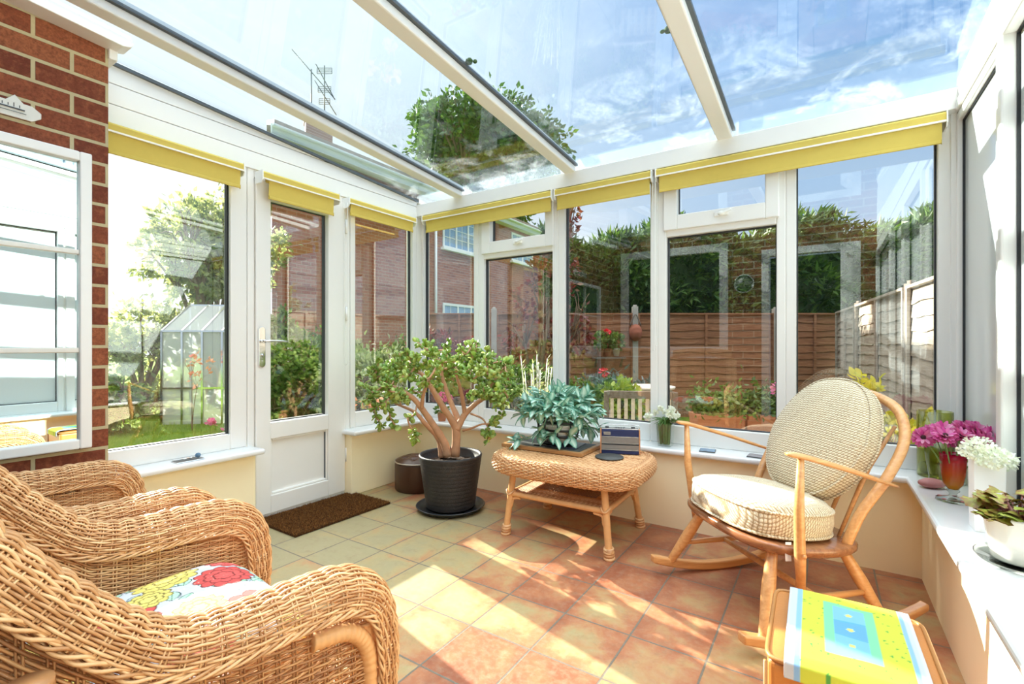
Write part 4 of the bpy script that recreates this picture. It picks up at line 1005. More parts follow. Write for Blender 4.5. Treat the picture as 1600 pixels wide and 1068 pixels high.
# ------------------------------------------------------------------ door mat
dm = MB(); dm.box(-.235, -.385, 0, .235, .385, .014); P = np.stack([nr.uniform(-.233, .233, 16000), nr.uniform(-.383, .383, 16000), np.full(16000, .013)], 1)
D = nr.normal(size=(16000, 3)) * .45 + np.array([0, 0, 1]); dmo = obj('doormat', dm, 'coir', bevel=.004)
pm_ = MB(); pm_.leaves(P, D, nr.uniform(.009, .016, 16000), [(-.12, 0, 0), (.12, 0, 0), (0, 1, 0)], [(0, 1, 2)])
M['coir_fibre'] = leafmat('coir_fibre', [(.05, .018, .006), (.19, .075, .022), (.40, .18, .055), (.07, .026, .008)], .05, .9, .1); obj('pile', pm_, 'coir_fibre', dmo)
dmo.location = (-2.985, 2.145, .001); dmo.rotation_euler.z = math.radians(-1); tag(dmo, 'brown coir doormat on the tiles before the white garden door', 'doormat')
# ------------------------------------------------------------------ tan leather footstool and cloth
fs = thing('leather_footstool', 'square tan leather footstool with a bright printed cloth over it', 'footstool', (.055, 1.615, 0), math.radians(1))
b = MB(); b.box(-.185, -.205, .02, .185, .205, .385); bo_ = obj('body', b, 'tan_leather', fs, bevel=.018, seg=4)
def ptop(u, v):
    x, y = (u - .5) * 2, (v - .5) * 2; return (x * .183, y * .203, .388 + .012 * (1 - x ** 4) * (1 - y ** 4))
b = MB(); b.grid(ptop, 24, 24); obj('top_panel', b, 'tan_leather', fs)
b = MB(); rr2 = [rr_(np.array(a), .186, .206, 14) for a in np.linspace(0, 2 * PI, 121)[:-1]]
b.tube([(float(x), float(y), .388) for x, y in rr2], .0062, 8, closed=True); obj('piping', b, 'tan_piping', fs)
b = MB(); b.tube([(float(x), float(y), .03) for x, y in rr2], .005, 8, closed=True); obj('piping', b, 'tan_piping', fs)
for sx in (-1, 1):
    for sy in (-1, 1): b = MB(); b.tube([(sx * .187, sy * .207, .38), (sx * .187, sy * .207, .04)], .005, 6); obj('corner_seam', b, 'tan_piping', fs)
cl = MB(); LXs = .3; nU, nV = 90, 130
def clothp(u, v):
    x = -.145 + .30 * u; s_ = -.27 + .465 * v      # s_: along y, drapes over the near edge
    if s_ > -.195: y, z = s_, .4075 + .0015 * math.sin(x * 40) * math.sin(s_ * 33) + .006 * (1 - (s_ / .21) ** 4) * (1 - ((x) / .19) ** 4)
    else:
        k = -.195 - s_; y, z = -.195 - .022 * min(1, k / .02), .4075 - .7 * max(0, k - .004) - .0008
    return (x, y, z)
cl.grid(clothp, nU, nV); co_ = obj('printed_cloth', cl, 'towel_print'); co_.location = (.055, 1.615, 0.0); co_.rotation_euler.z = math.radians(1)
sm = co_.modifiers.new('thick', 'SOLIDIFY'); sm.thickness = .0016; sm.offset = 1
rc = random.Random(3); SP = [(rc.uniform(-.14, .15), rc.uniform(-.25, .19), rc.uniform(.0015, .0032), rc.random() * 3) for i in range(130)]
def towel(x, y, z):
    u = (x + .145) / .30; v = (y + .27) / .465
    if u < .02 or u > .975 or v < .015: return (.52, .53, .57)
    if u < .075 or u > .935: return (.46, .49, .56)
    if u < .12 or u > .9: return (.22, .40, .66)
    if v < .11: return (.24, .42, .68) if v > .06 else (.52, .53, .57)
    cx, cy = u - .5, (v - .575) / .33
    if abs(cx) < .205 and abs(cy) < .92:
        if abs(cx) < .125 and abs(cy) < .80:
            for k in (-.53, 0, .53):
                if math.hypot(cx * .30, (cy - k) * .33 * .465) < .0085: return (.55, .62, .16)
            if abs(abs(cy) - .265) < .02: return (.10, .34, .45)
            return (.17, .40, .70) if abs(cy) > .265 else (.11, .31, .64)
        return (.18, .50, .30)
    for sx, sy, rr, a in SP:
        dx, dy = x - sx, y - sy; p = dx * math.cos(a) + dy * math.sin(a); q = -dx * math.sin(a) + dy * math.cos(a)
        if (p / (rr * 1.6)) ** 2 + (q / rr) ** 2 < 1: return (.08, .30, .05)
    return (.50, .54, .05)
setcol(co_, towel); tag(co_, 'yellow cloth with blue border and blue panel, laid over the tan footstool', 'cloth')
# ------------------------------------------------------------------ on the coffee table
TT = .4955
tray = MB(); ang = math.radians(3)
tray.box(-.30, -.165, 0, .30, .165, .026); tro = obj('wooden_board', tray, 'tray_wood', bevel=.004)
q = MB(); q.box(-.275, -.14, .0255, .275, .14, .0272); obj('stone_inset', q, 'slate', tro); tro.location = (-1.575, 2.905, TT); tro.rotation_euler.z = math.radians(1)
tag(tro, 'wooden board with a dark stone centre on the wicker table', 'tray')
TZ = TT + .0275
pl = MB(); pl.box(-.15, -.105, 0, .15, .105, .007); plo = obj('slate_mat', pl, 'navy_plate', bevel=.003); plo.location = (-1.505, 2.905, TZ); plo.rotation_euler.z = math.radians(6); tag(plo, 'dark blue rectangular mat beneath the black wire basket', 'mat')
BZ_ = TZ + .0075; BX, BY = -1.525, 2.92
bk = thing('wire_basket', 'black wire basket on the dark mat, holding a striped-leaf plant', 'basket', (BX, BY, BZ_))
def oval(r, z, n=49): return [(r * math.cos(a), r * .72 * math.sin(a), z) for a in np.linspace(0, 2 * PI, n)[:-1]]
def brad(z): return .112 + .040 * math.sin(min(1, z / .13) * PI / 2)
q = MB()
for z in (.006, .055, .098, .150): q.tube(oval(brad(z), z), .0075, 6, closed=True, flat=1.0, up=None)
obj('hoop', q, 'black_iron', bk)
q = MB()
for i in range(10):
    a = i * 2 * PI / 10; q.tube([(brad(z) * 1.01 * math.cos(a), brad(z) * .727 * math.sin(a), z) for z in np.linspace(.003, .152, 8)], .0048, 5)
for i in range(10):
    a = i * 2 * PI / 10; q.ball((brad(.15) * 1.03 * math.cos(a), brad(.15) * .745 * math.sin(a), .158), .008, 8, 6)
obj('bar', q, 'black_iron', bk); q = MB(); q.lathe([(0, .0), (.10, .0), (.10, .003), (0, .003)], (0, 0, 0), 32, sy=.72); obj('bottom_plate', q, 'black_iron', bk)
tp_ = thing('striped_leaf_plant', 'bushy plant of striped green and cream leaves in the black basket', 'plant', (BX, BY, BZ_ + .008))
q = MB(); q.lathe([(0, 0), (.092, 0), (.128, .115), (.131, .125), (.122, .122), (0, .11)], (0, 0, 0), 32, sy=.70); obj('liner_pot', q, 'porcelain', tp_)
stp = []; tips = [] ; c0 = np.array([.0, 0, .20])
for i in range(78):
    d = nr.normal(size=3); d /= np.linalg.norm(d); d[2] = abs(d[2]) * .95 - .12; k = .7 + .3 * nr.rand()
    tips.append(c0 + (RT * d[0] * .265 + FW * d[1] * .2 + np.array([0, 0, d[2] * .19])) * k)
for t_ in ((-.27, .02), (-.3, .0), (.24, .1), (.29, .09), (.0, .33), (.03, .36), (-.05, .31)): tips.append(RT * t_[0] + np.array([0, 0, t_[1]]) - FW * .03)
for i in range(7):
    a = nr.rand() * 2 * PI; tips.append(RT * .17 * math.cos(a) - FW * abs(.16 * math.sin(a)) + np.array([0, 0, .05 + .06 * nr.rand()]))
q = MB(); LP, LD, LS = [], [], []
for p in tips:
    pth = smooth_path([(p[0] * .15, p[1] * .15, .08), (p[0] * .55, p[1] * .55, .08 + (p[2] - .08) * .8 + .02), p], 7); q.tube(pth, .0022, 4)
    ax = pth[-1] - pth[-2]; ax /= np.linalg.norm(ax)
    for k in range(5):
        d = nr.normal(size=3); d /= np.linalg.norm(d); d = d * .9 + ax * .7 + np.array([0, 0, -.1]); LP.append(p - ax * .012 * k); LD.append(d); LS.append(.078 + .04 * nr.rand())
obj('stem', q, 'stem_green', tp_)
tm, tf = LEAFL
tmx = []; 
for (x, y, z) in tm: tmx.append((x, y, z))
q = MB(); q.leaves(LP, LD, LS, tmx, tf, up=np.tile([0, 0, 1.0], (len(LP), 1))); lo = obj('foliage', q, 'striped_leaf', tp_)
me = lo.data; a = me.color_attributes.new('Col', 'FLOAT_COLOR', 'POINT'); nL = len(tm); base = np.array([(.78, .90, .76, 1) if abs(x) < .02 and .1 < y < .9 else (.04, .30, .19, 1) for x, y, z in tm], dtype=np.float32)
a.data.foreach_set('color', np.tile(base, (len(LP), 1)).ravel())
# radio, its leather end caps, grille and dial
rd = thing('portable_radio', 'old portable radio in navy and grey with tan ends, on the wicker table', 'radio', (-1.118, 3.005, TT), math.radians(21))
q = MB(); q.prism([(-.040, .0), (.045, .0), (.03, .155), (-.025, .155)], 0, -.118, .118); bo2 = obj('body', q, 'navy', rd, bevel=.004)
def fy(z): return -.0415 + .0155 * z / .155
def band(z0, z1, mat, name, o_=.0018, x0=-.117, x1=.117):
    k = MB(); k.prism([(fy(z0) - o_, z0), (fy(z0) + .003, z0), (fy(z1) + .003, z1), (fy(z1) - o_, z1)], 0, x0, x1); return obj(name, k, mat, rd)
band(.028, .057, 'radio_grey', 'speaker_grille'); band(.068, .108, 'radio_grey', 'dial_panel')
band(.0245, .0275, 'radio_silver', 'trim_strip', .0026); band(.108, .1115, 'radio_silver', 'trim_strip', .0026); band(.0585, .0672, 'black_iron', 'groove', .0022); band(.0665, .0685, 'radio_silver', 'trim_strip', .0028)
bd_ = MB(); bd_.prism([(fy(.122) - .003, .12), (fy(.122), .12), (fy(.14), .14), (fy(.14) - .003, .14)], 0, -.104, -.060); bg_ = obj('badge', bd_, 'radio_silver', rd)
bd_ = MB(); bd_.prism([(fy(.122) - .0036, .123), (fy(.122), .123), (fy(.14), .137), (fy(.14) - .0036, .137)], 0, -.101, -.063); obj('badge_plate', bd_, 'radio_grey', bg_)
for s_ in (-1, 1):
    k = MB(); k.prism([(-.044, -.0), (.048, -.0), (.032, .158), (-.027, .158)], 0, min(s_ * .118, s_ * .127), max(s_ * .118, s_ * .127)); obj('end_panel', k, 'teak_side', rd, bevel=.004)
k = MB(); k.box(-.116, -.022, .155, .116, .027, .161); obj('control_deck', k, 'radio_silver', rd, bevel=.002)
for x in (-.083, .083):
    k = MB(); k.lathe([(0, 0), (.0125, 0), (.012, .009), (.0, .010)], (x, .002, .161), 20); obj('knob', k, 'black_iron', rd)
for x in (-.024, -.008, .008, .024):
    k = MB(); k.box(x - .006, -.008, .161, x + .006, .01, .166); obj('button', k, 'card_edge', rd, bevel=.0015)
k = MB(); k.tube(smooth_path([(-.122, .02, .15), (-.12, .024, .172), (-.09, .024, .178), (0, .024, .179), (.09, .024, .178), (.12, .024, .172), (.122, .02, .15)], 30), .0035, 6); obj('handle', k, 'radio_silver', rd)
cst = MB(); cst.lathe([(0, 0), (.084, 0), (.088, .003), (.088, .006), (.084, .009), (0, .009)], (0, 0, 0), 40); cso = obj('slate_coaster', cst, 'slate'); cso.location = (-1.128, 2.845, TT); tag(cso, 'round dark slate coaster in front of the radio', 'coaster')
# ------------------------------------------------------------------ back sill
def sqvase(w0, w1, h, th=.004):
    q = MB(); V = []
    for s_, z in ((w0, 0), (w1, h), (w1 - th, h), (w0 - th, .012)):
        for x, y in ((-1, -1), (1, -1), (1, 1), (-1, 1)): V.append((x * s_, y * s_, z))
    F = [(i * 4 + j, i * 4 + (j + 1) % 4, (i + 1) * 4 + (j + 1) % 4, (i + 1) * 4 + j) for i in range(3) for j in range(4)] + [(3, 2, 1, 0), (12, 13, 14, 15)]; return q.add(V, F)
fv = obj('glass_vase', sqvase(.041, .05, .15), 'clear_glass', bevel=.002); fv.location = (-.895, 3.262, ZS + .0005); tag(fv, 'square clear glass vase of white flowers on the back sill', 'vase')
wf = thing('white_flowers', 'white narcissus flowers with strap leaves in the square glass vase', 'flowers', (-.895, 3.262, ZS + .013))
q = MB()
for i in range(46):
    x, y = nr.uniform(-.034, .034, 2); q.tube(smooth_path([(x * .8, y * .8, .0), (x, y, .07), (x * 1.15, y * 1.15, .14)], 5), .0032, 5)
obj('stem', q, 'narcissus_leaf', wf)
q = MB()
for i in range(48):
    a = nr.rand() * 2 * PI; r = nr.uniform(.08, .15); h = nr.uniform(.12, .2); P = smooth_path([(0, 0, .12), (math.cos(a) * r * .4, math.sin(a) * r * .4, .12 + h * .3), (math.cos(a) * r, math.sin(a) * r, .12 + h * .32 - .03 * nr.rand())], 8)
    q.tube(P, np.array([.004, .006, .007, .007, .006, .005, .0035, .001]), 4, flat=.25, up=(0, 0, 1))
obj('leaf', q, 'narcissus_leaf', wf)
for i in range(22):
    d = nr.normal(size=3); d /= np.linalg.norm(d); d[2] = abs(d[2]); c = np.array([0, 0, .185]) + d * np.array([.075, .06, .055])
    if i > 17: c = np.array([-.085, -.04, .19]) + RT * (-.02) + nr.normal(size=3) * .014
    k = MB(); N_ = 14; dd = d * .7 + nr.normal(size=(N_, 3)) * .75; k.leaves(np.tile(c, (N_, 1)) + nr.normal(size=(N_, 3)) * .003, dd, .024, *LEAFR); obj('bloom', k, 'white_petal', wf)
def card(name, label, loc, rz, mat, w=.048):
    q = MB(); q.box(-w, -w * .98, 0, w, w * .98, .006); o = obj(name, q, 'card_edge', bevel=.003); k = MB(); k.box(-w + .003, -w * .98 + .003, .0058, w - .003, w * .98 - .003, .0068); obj('picture', k, mat, o); o.location = loc; o.rotation_euler.z = rz; return tag(o, label, 'coaster')
card('coaster', 'blue-grey square coaster on the back sill, beside the flower vase', (-.625, 3.245, ZS + .0005), .1, 'photo_card_blue')
card('coaster', 'grey picture coaster on the back sill, just behind the armrest of the rocking chair', (-.345, 3.245, ZS + .0005), -.06, 'photo_card')
# ------------------------------------------------------------------ left sill: key tray
kt = thing('key_dish', 'small flat metal tray with keys on the sill beside the door', 'tray', (-3.125, 1.315, ZS))
q = MB(); q.box(-.042, -.075, 0, .042, .075, .005); obj('tray_base', q, 'chrome', kt, bevel=.003); q = MB(); q.box(-.038, -.071, .0045, .038, .071, .0062); obj('tray_inlay', q, 'card_edge', kt)
ky = thing('key_bunch', 'bunch of keys with a blue fob lying on the metal tray', 'keys', (-3.125, 1.335, ZS + .0065))
q = MB(); q.tube([(.011 * math.cos(a), .011 * math.sin(a), .011) for a in np.linspace(0, 2 * PI, 17)[:-1]], .0013, 5, closed=True); obj('ring', q, 'chrome', ky)
q = MB(); q.bar((.005, -.01, .010), (-.004, -.055, .012), .007, .0022); q.tube([(.005 + .008 * math.cos(a), -.008 + .008 * math.sin(a), .01) for a in np.linspace(0, 2 * PI, 13)[:-1]], .0022, 5, closed=True); obj('key', q, 'chrome', ky)
q = MB(); q.bar((-.008, -.005, .008), (.018, -.05, .008), .007, .0022); q.tube([(-.006 + .008 * math.cos(a), .0 + .008 * math.sin(a), .008) for a in np.linspace(0, 2 * PI, 13)[:-1]], .0022, 5, closed=True); obj('key', q, 'chrome', ky)
q = MB(); q.lathe([(0, -.004), (.013, -.004), (.015, 0), (.013, .004), (0, .004)], (0, 0, 0), 20); fo_ = obj('fob', q, 'photo_card_blue', ky); fo_.location = (.002, .03, .016); fo_.rotation_euler = (.5, 1.1, 0)
# ------------------------------------------------------------------ right sill
def lathe_thing(name, label, cat, loc, prof, mat, n=40):
    q = MB(); q.lathe(prof, (0, 0, 0), n); r = obj(name, q, mat); r.location = loc; return tag(r, label, cat)
Z3 = ZS + .0015
gv = lathe_thing('green_glass_vase', 'tall olive green glass cylinder vase in the corner of the sill', 'vase', (.478, 3.262, Z3), [(0, 0), (.070, 0), (.073, .004), (.073, .335), (.069, .335), (.068, .02), (0, .018)], 'green_glass')
q = MB(); q.lathe([(0, .0185), (.0675, .0185), (.0675, .06), (0, .055)], (0, 0, 0), 32); obj('thick_base', q, 'green_glass_deep', gv)
cv = lathe_thing('tumbler_vase', 'short pale green glass vase in front of the tall olive one', 'vase', (.470, 3.095, Z3), [(0, 0), (.038, 0), (.040, .03), (.052, .12), (.060, .21), (.0575, .21), (.049, .12), (.036, .045), (0, .04)], 'green_glass')
q = MB(); q.lathe([(0, .001), (.0405, .001), (.041, .028), (.037, .038), (0, .038)], (0, 0, 0), 32); obj('clear_foot', q, 'clear_glass', cv)
bt = lathe_thing('bud_vase', 'slim clear glass bud vase behind the magenta daisies', 'vase', (.551, 3.13, Z3), [(0, 0), (.022, 0), (.024, .01), (.022, .10), (.012, .16), (.0105, .28), (.013, .295), (.011, .295), (.0085, .28), (.009, .16), (.018, .10), (.018, .012), (0, .01)], 'clear_glass')
pbb = MB(); pbb.ball((0, 0, .022), (.055, .04, .022), 24, 12, fn=lambda q: 1 + .06 * math.sin(q[0] * 5 + 1) * q[1]); po = obj('pebble', pbb, 'pebble_pink'); po.location = (.425, 2.985, Z3); po.rotation_euler.z = .5; tag(po, 'flat pink stone on the sill beside the goblet', 'stone')
gb = thing('glass_goblet', 'red and amber glass goblet on a clear foot, holding magenta daisies', 'vase', (.468, 2.785, Z3))
q = MB(); q.lathe([(0, 0), (.056, 0), (.060, .004), (.058, .009), (.030, .016), (.014, .022), (.013, .034), (.024, .045), (.02, .052), (0, .05)], (0, 0, 0), 40); obj('foot', q, 'dish_glass', gb)
q = MB(); q.lathe([(0, .05), (.018, .052), (.033, .075), (.041, .12), (.044, .17), (.046, .205), (.043, .205), (.041, .17), (.038, .12), (.03, .08), (0, .062)], (0, 0, 0), 40); obj('bowl', q, 'goblet_glass', gb)
for s_ in (-1, 1):
    q = MB(); q.tube(smooth_path([tuple(RT * s_ * .044 + np.array([0, 0, .20])), tuple(RT * s_ * .055 + np.array([0, 0, .14])), tuple(RT * s_ * .05 + np.array([0, 0, .085])), tuple(RT * s_ * .022 + np.array([0, 0, .05]))], 20), [.005] * 20, 8); obj('glass_rib', q, 'clear_glass', gb)
q = MB()
for i in range(5):
    a = i * 1.3; q.ball((.047 * math.cos(a), .047 * math.sin(a), .0115), (.009, .006, .004), 8, 6)
obj('foot_bead', q, 'pebble_pink', gb)
md = thing('magenta_daisies', 'bunch of magenta daisies with dark centres in the red goblet', 'flowers', (.468, 2.785, Z3 + .063))
q = MB(); heads = []
for i in range(17):
    d = nr.normal(size=3); d /= np.linalg.norm(d); d[2] = abs(d[2]) * .9 + .1
    c = np.array([0, 0, .185]) + RT * d[0] * .155 - FW * (d[1] * .07 + .012) + np.array([0, 0, d[2] * .062]) + RT * .012
    heads.append((c, (d * np.array([.6, .6, .8]) - FW * .75)))
for c, d in heads: q.tube(smooth_path([(0, 0, .02), (c[0] * .5, c[1] * .5, .12), c], 8), .0025, 5)
obj('stem', q, 'stem_green', md)
for c, d in heads:
    d = d / np.linalg.norm(d); a_ = np.cross(d, [0, 0, 1]); a_ /= np.linalg.norm(a_); b_ = np.cross(d, a_); k = MB(); P_, D_ = [], []
    for lay, (n_, tl) in enumerate(((21, .1), (17, .4), (9, .9))):
        for j in range(n_):
            t_ = 2 * PI * (j + .5 * lay) / n_; P_.append(c + d * .003 * lay); D_.append(math.cos(t_) * a_ + math.sin(t_) * b_ + d * tl)
    k.leaves(P_, D_, nr.uniform(.040, .048, len(P_)), [(x * .48, y, z) for x, y, z in LEAFR[0]], LEAFR[1], up=np.tile(d, (len(P_), 1))); fl = obj('flower_head', k, 'magenta_petal', md)
    k = MB(); k.ball(c + d * .011, .0115, 10, 6); obj('flower_centre', k, 'flower_dark', fl)
wv = obj('white_frosted_vase', sqvase(.040, .043, .275), 'white_frost', bevel=.004); wv.location = (.497, 2.415, Z3); tag(wv, 'square white frosted vase on the sill, between the goblet and the begonia', 'vase')
wh = thing('white_hydrangea', 'white lacy hydrangea heads in the square white vase', 'flowers', (.497, 2.415, Z3 + .014))
q = MB(); hc = []
for i in range(7): q.tube(smooth_path([(0, 0, .03), (nr.uniform(-.02, .02), nr.uniform(-.02, .02), .2), (nr.uniform(-.04, .04), nr.uniform(-.04, .04), .25)], 6), .003, 5)
obj('stem', q, 'stem_green', wh)
for sx, dz, dp in ((-.058, .298, -.01), (-.015, .285, -.03), (.032, .268, -.02), (.0, .305, .03), (.055, .255, .0), (-.03, .272, -.04)):
    c = RT * sx + FW * dp + np.array([0, 0, dz - .018]); k = MB(); P, D = cloud(190, c, (.040, .040, .028), .75); k.leaves(P, D + .8 * nr.normal(size=D.shape), nr.uniform(.010, .016, 190), *LEAFR); obj('flower_head', k, 'white_petal', wh)
tr_ = MB(); tr_.lathe([(0, 0), (.12, 0), (.128, .01), (.124, .011), (.117, .004), (0, .004)], (0, 0, 0), 48, sx=.72); tro2 = obj('drip_tray', tr_, 'dish_glass'); tro2.location = (.497, 2.115, Z3); tag(tro2, 'clear oval drip tray under the begonia pot', 'tray')
bp_ = thing('potted_begonia', 'begonia with lime and brown leaves in a white pot beside the white panels', 'plant', (.508, 2.115, Z3 + .0045))
q = MB(); q.lathe([(0, 0), (.060, 0), (.064, .006), (.074, .07), (.082, .135), (.0835, .142), (.079, .142), (.076, .12), (0, .12)], (0, 0, 0), 48); obj('pot', q, 'porcelain', bp_)
q = MB(); q.lathe([(0, .122), (.0755, .121)], (0, 0, 0), 24); obj('soil', q, 'soil', bp_)
stm = []
NS = 15
for i in range(NS):
    a = i * 2 * PI / NS; R_ = 1 + (.16 if i % 2 == 0 else -.12); stm.append((.5 * math.sin(a) * R_, .5 - .55 * math.cos(a) * R_, .10 * math.cos(a * 2) - .12 * (math.sin(a) ** 2)))
BT = [(0, .42, .05)] + stm; BF = [(0, 1 + i, 1 + (i + 1) % NS) for i in range(NS)]
LP, LD, LS = [], [], []; q = MB()
for i in range(84):
    d = nr.normal(size=3); d /= np.linalg.norm(d); d[2] = abs(d[2]); p = np.array([0, 0, .135]) + d * np.array([.088, .10, .075]) * (.6 + .4 * nr.rand()); q.tube(smooth_path([(0, 0, .115), (p[0] * .6, p[1] * .6, .15), p], 6), .0025, 4)
    LP.append(p); LD.append(d * np.array([1, 1, .15]) + np.array([0, 0, -.05])); LS.append(.034 + .022 * nr.rand())
obj('stem', q, 'pebble_pink', bp_); q = MB(); q.leaves(LP, LD, LS, BT, BF, up=np.tile([0, 0, 1.0], (84, 1))); lo = obj('foliage', q, 'begonia_leaf', bp_)
base = np.array([(.42, .50, .06, 1)] + [(.26, .06, .03, 1) if i % 2 == 0 else (.38, .36, .06, 1) for i in range(NS)], dtype=np.float32); lm = np.array([(.50, .58, .10, 1)] + [(.42, .52, .10, 1)] * NS, dtype=np.float32)
a = lo.data.color_attributes.new('Col', 'FLOAT_COLOR', 'POINT'); a.data.foreach_set('color', np.concatenate([lm if k % 9 == 0 else base for k in range(84)]).ravel())
# ------------------------------------------------------------------ on the brick pier: mirror, thermometer; on the rear wall: clock
mr = thing('window_mirror', 'white framed mirror divided like a window, hung on the brick pier', 'mirror', (-2.998, .30, 1.41))
q = MB(); y0, y1, z0, z1 = -.60, .53, -.705, .71
for a in ((y0, z0, y0 + .046, z1), (y1 - .046, z0, y1, z1), (y0 + .046, z0, y1 - .046, z0 + .046), (y0 + .046, z1 - .046, y1 - .046, z1)): q.box(0, a[0], a[1], .036, a[2], a[3])
fm = obj('mirror_frame', q, 'upvc', mr, bevel=.006); q = MB()
for z in (-.235, .232): q.box(.004, y0 + .046, z - .012, .026, y1 - .046, z + .012)
q.box(.004, -.047, z0 + .046, .026, -.023, z1 - .046); obj('glazing_bar', q, 'chip_plate', mr, bevel=.004)
q = MB(); q.box(.002, y0 + .04, z0 + .04, .008, y1 - .04, z1 - .04); obj('mirror_glass', q, 'mirror', mr)
th = thing('thermometer', 'white wall thermometer lying sideways on the brick pier, above the mirror', 'thermometer', (-2.998, .44, 2.238), 0)
q = MB(); q.prism([(-.25, -.034), (.185, -.034), (.215, -.012), (.215, .012), (.185, .034), (-.25, .034)], 0, .002, .012); tb2 = obj('scale_board', q, 'chip_plate', th, bevel=.002)
q = MB(); q.prism([(.10, .033), (.16, .033), (.13, .066)], 0, .003, .009); obj('hanging_tab', q, 'chip_plate', th, bevel=.002)
q = MB(); q.tube([(.016, -.24, .003), (.016, .16, .003)], .0032, 8); obj('tube', q, 'aerial_metal', th)
q = MB(); q.tube([(.0165, -.24, -.012), (.0165, .165, -.012)], .0012, 5)
for i in range(22): q.box(.0118, -.235 + i * .018, .010, .0126, -.232 + i * .018, .022 if i % 5 else .028)
obj('scale_marks', q, 'card_edge', tb2)
ck = thing('wall_clock', 'round white clock on the rear house wall, seen mirrored in the back window', 'clock', (-.985, YR, 2.09))
q = MB(); q.lathe([(0, 0), (.132, 0), (.14, .01), (.136, .026), (.124, .03), (.122, .02), (0, .02)], (0, 0, 0), 40); c1 = obj('clock_case', q, 'radio_silver', ck); c1.rotation_euler.x = -PI / 2
q = MB(); q.lathe([(0, .021), (.121, .021)], (0, 0, 0), 40); c2 = obj('clock_face', q, 'white_plastic', c1)
q = MB()
for i in range(12): a = i * PI / 6; q.bar((.096 * math.cos(a), .096 * math.sin(a), .0225), (.114 * math.cos(a), .114 * math.sin(a), .0225), .006, .002)
obj('hour_mark', q, 'card_edge', c2); q = MB(); q.bar((0, 0, .0235), (-.062, .01, .0235), .008, .002); obj('hour_hand', q, 'card_edge', c2); q = MB(); q.bar((0, 0, .025), (-.02, -.095, .025), .005, .002); obj('minute_hand', q, 'card_edge', c2)
# ------------------------------------------------------------------ the garden beyond the glass
GZ = -.12
def G(u, t, z=0.0):
    """ground-plan point at bearing u (in 1/748 of the viewing axis, offset 800) and distance t along that axis"""
    r = (u - 800) / 748; return np.array([t * (-.5464 + .8375 * r), t * (.8375 + .5464 * r), z])
struct(obj('lawn', MB().box(-60, 3.55, GZ - .1, 40, 90, GZ).box(-60, -20, GZ - .1, -3.45, 3.55, GZ), 'lawn'))
pv = MB()
for i in range(9):
    for j in range(6): pv.box(-3.6 + i * .5, 3.55 + j * .5, GZ, -3.6 + i * .5 + .492, 3.55 + j * .5 + .492, GZ + .02)
struct(obj('path', pv, 'paving', bevel=.004))
n = 9000; a = nr.uniform(90, 520, n); t_ = 3.9 + 7.5 * nr.rand(n) ** .8
P = np.array([G(u, t) for u, t in zip(a, t_)]); P[:, 2] = GZ; D = nr.normal(size=(n, 3)) * .4 + np.array([0, 0, 1]); ok = (P[:, 0] < -3.7)
q = MB(); q.leaves(P[ok], D[ok], nr.uniform(.04, .09, ok.sum()), [(-.06, 0, 0), (.06, 0, 0), (0, 1, 0)], [(0, 1, 2)]); tag(obj('grass', q, 'grass_blade'), 'short sunlit lawn grass beyond the door', 'grass', kind='stuff')
# neighbouring house
hs = thing('brick_house', 'neighbouring red brick house with white upstairs windows, beyond the corner', 'house', (-12, 14, GZ))
def hb(name, mb, mat, par=hs, **kw):
    o = obj(name, mb, mat, None, **kw); o.parent = par; o.matrix_parent_inverse = Matrix.Identity(4)
    for v in o.data.vertices:
        v.co.y += .587 * max(0.0, -12 - v.co.x)            # the plot is skewed: gable walls run at an angle
        v.co -= Vector((-12, 14, GZ))
    return o
q = MB(); q.box(-19.5, 7.0, GZ, -12, 22.8, 6.75); hb('wall', q, 'brick_far')
q = MB()
for s_, y in ((0, 6.99), (1, 22.79)): q.prism([(-19.5, 6.75), (-12, 6.75), (-15.75, 8.5)], 1, y, y + .02)
hb('gable', q, 'brick_gable')
q = MB(); q.prism([(-11.55, 6.72), (-15.75, 8.62), (-19.95, 6.72), (-19.95, 6.86), (-15.75, 8.78), (-11.55, 6.86)], 1, 6.8, 23.1); rf = hb('roof', q, 'roof_tile')
q = MB(); q.box(-11.72, 6.8, 6.55, -11.66, 23.1, 6.80); hb('fascia', q, 'render_white'); q = MB(); q.tube([(-11.6, 6.8, 6.74), (-11.6, 23.1, 6.74)], .06, 8); hb('gutter', q, 'render_white')
q = MB(); q.box(-12.0, 6.8, 6.52, -11.66, 23.1, 6.56); hb('soffit', q, 'render_white')
q = MB(); q.tube([(-11.95, 13.2, 0), (-11.95, 13.2, 6.55)], .05, 8); hb('downpipe', q, 'render_white')
chy = 8.78; q = MB(); q.box(-16.1, chy - .55, 8.0, -15.4, chy + .55, 9.45); q.box(-16.16, chy - .6, 9.3, -15.34, chy + .6, 9.42); chm = hb('chimney', q, 'brick_gable', rf)
for dy in (-.3, .25): q = MB(); q.lathe([(.13, 0), (.11, .4), (.13, .42), (.09, .42), (.09, .1)], (-15.75, chy + dy, 9.45), 14); hb('chimney_pot', q, 'terracotta', rf)
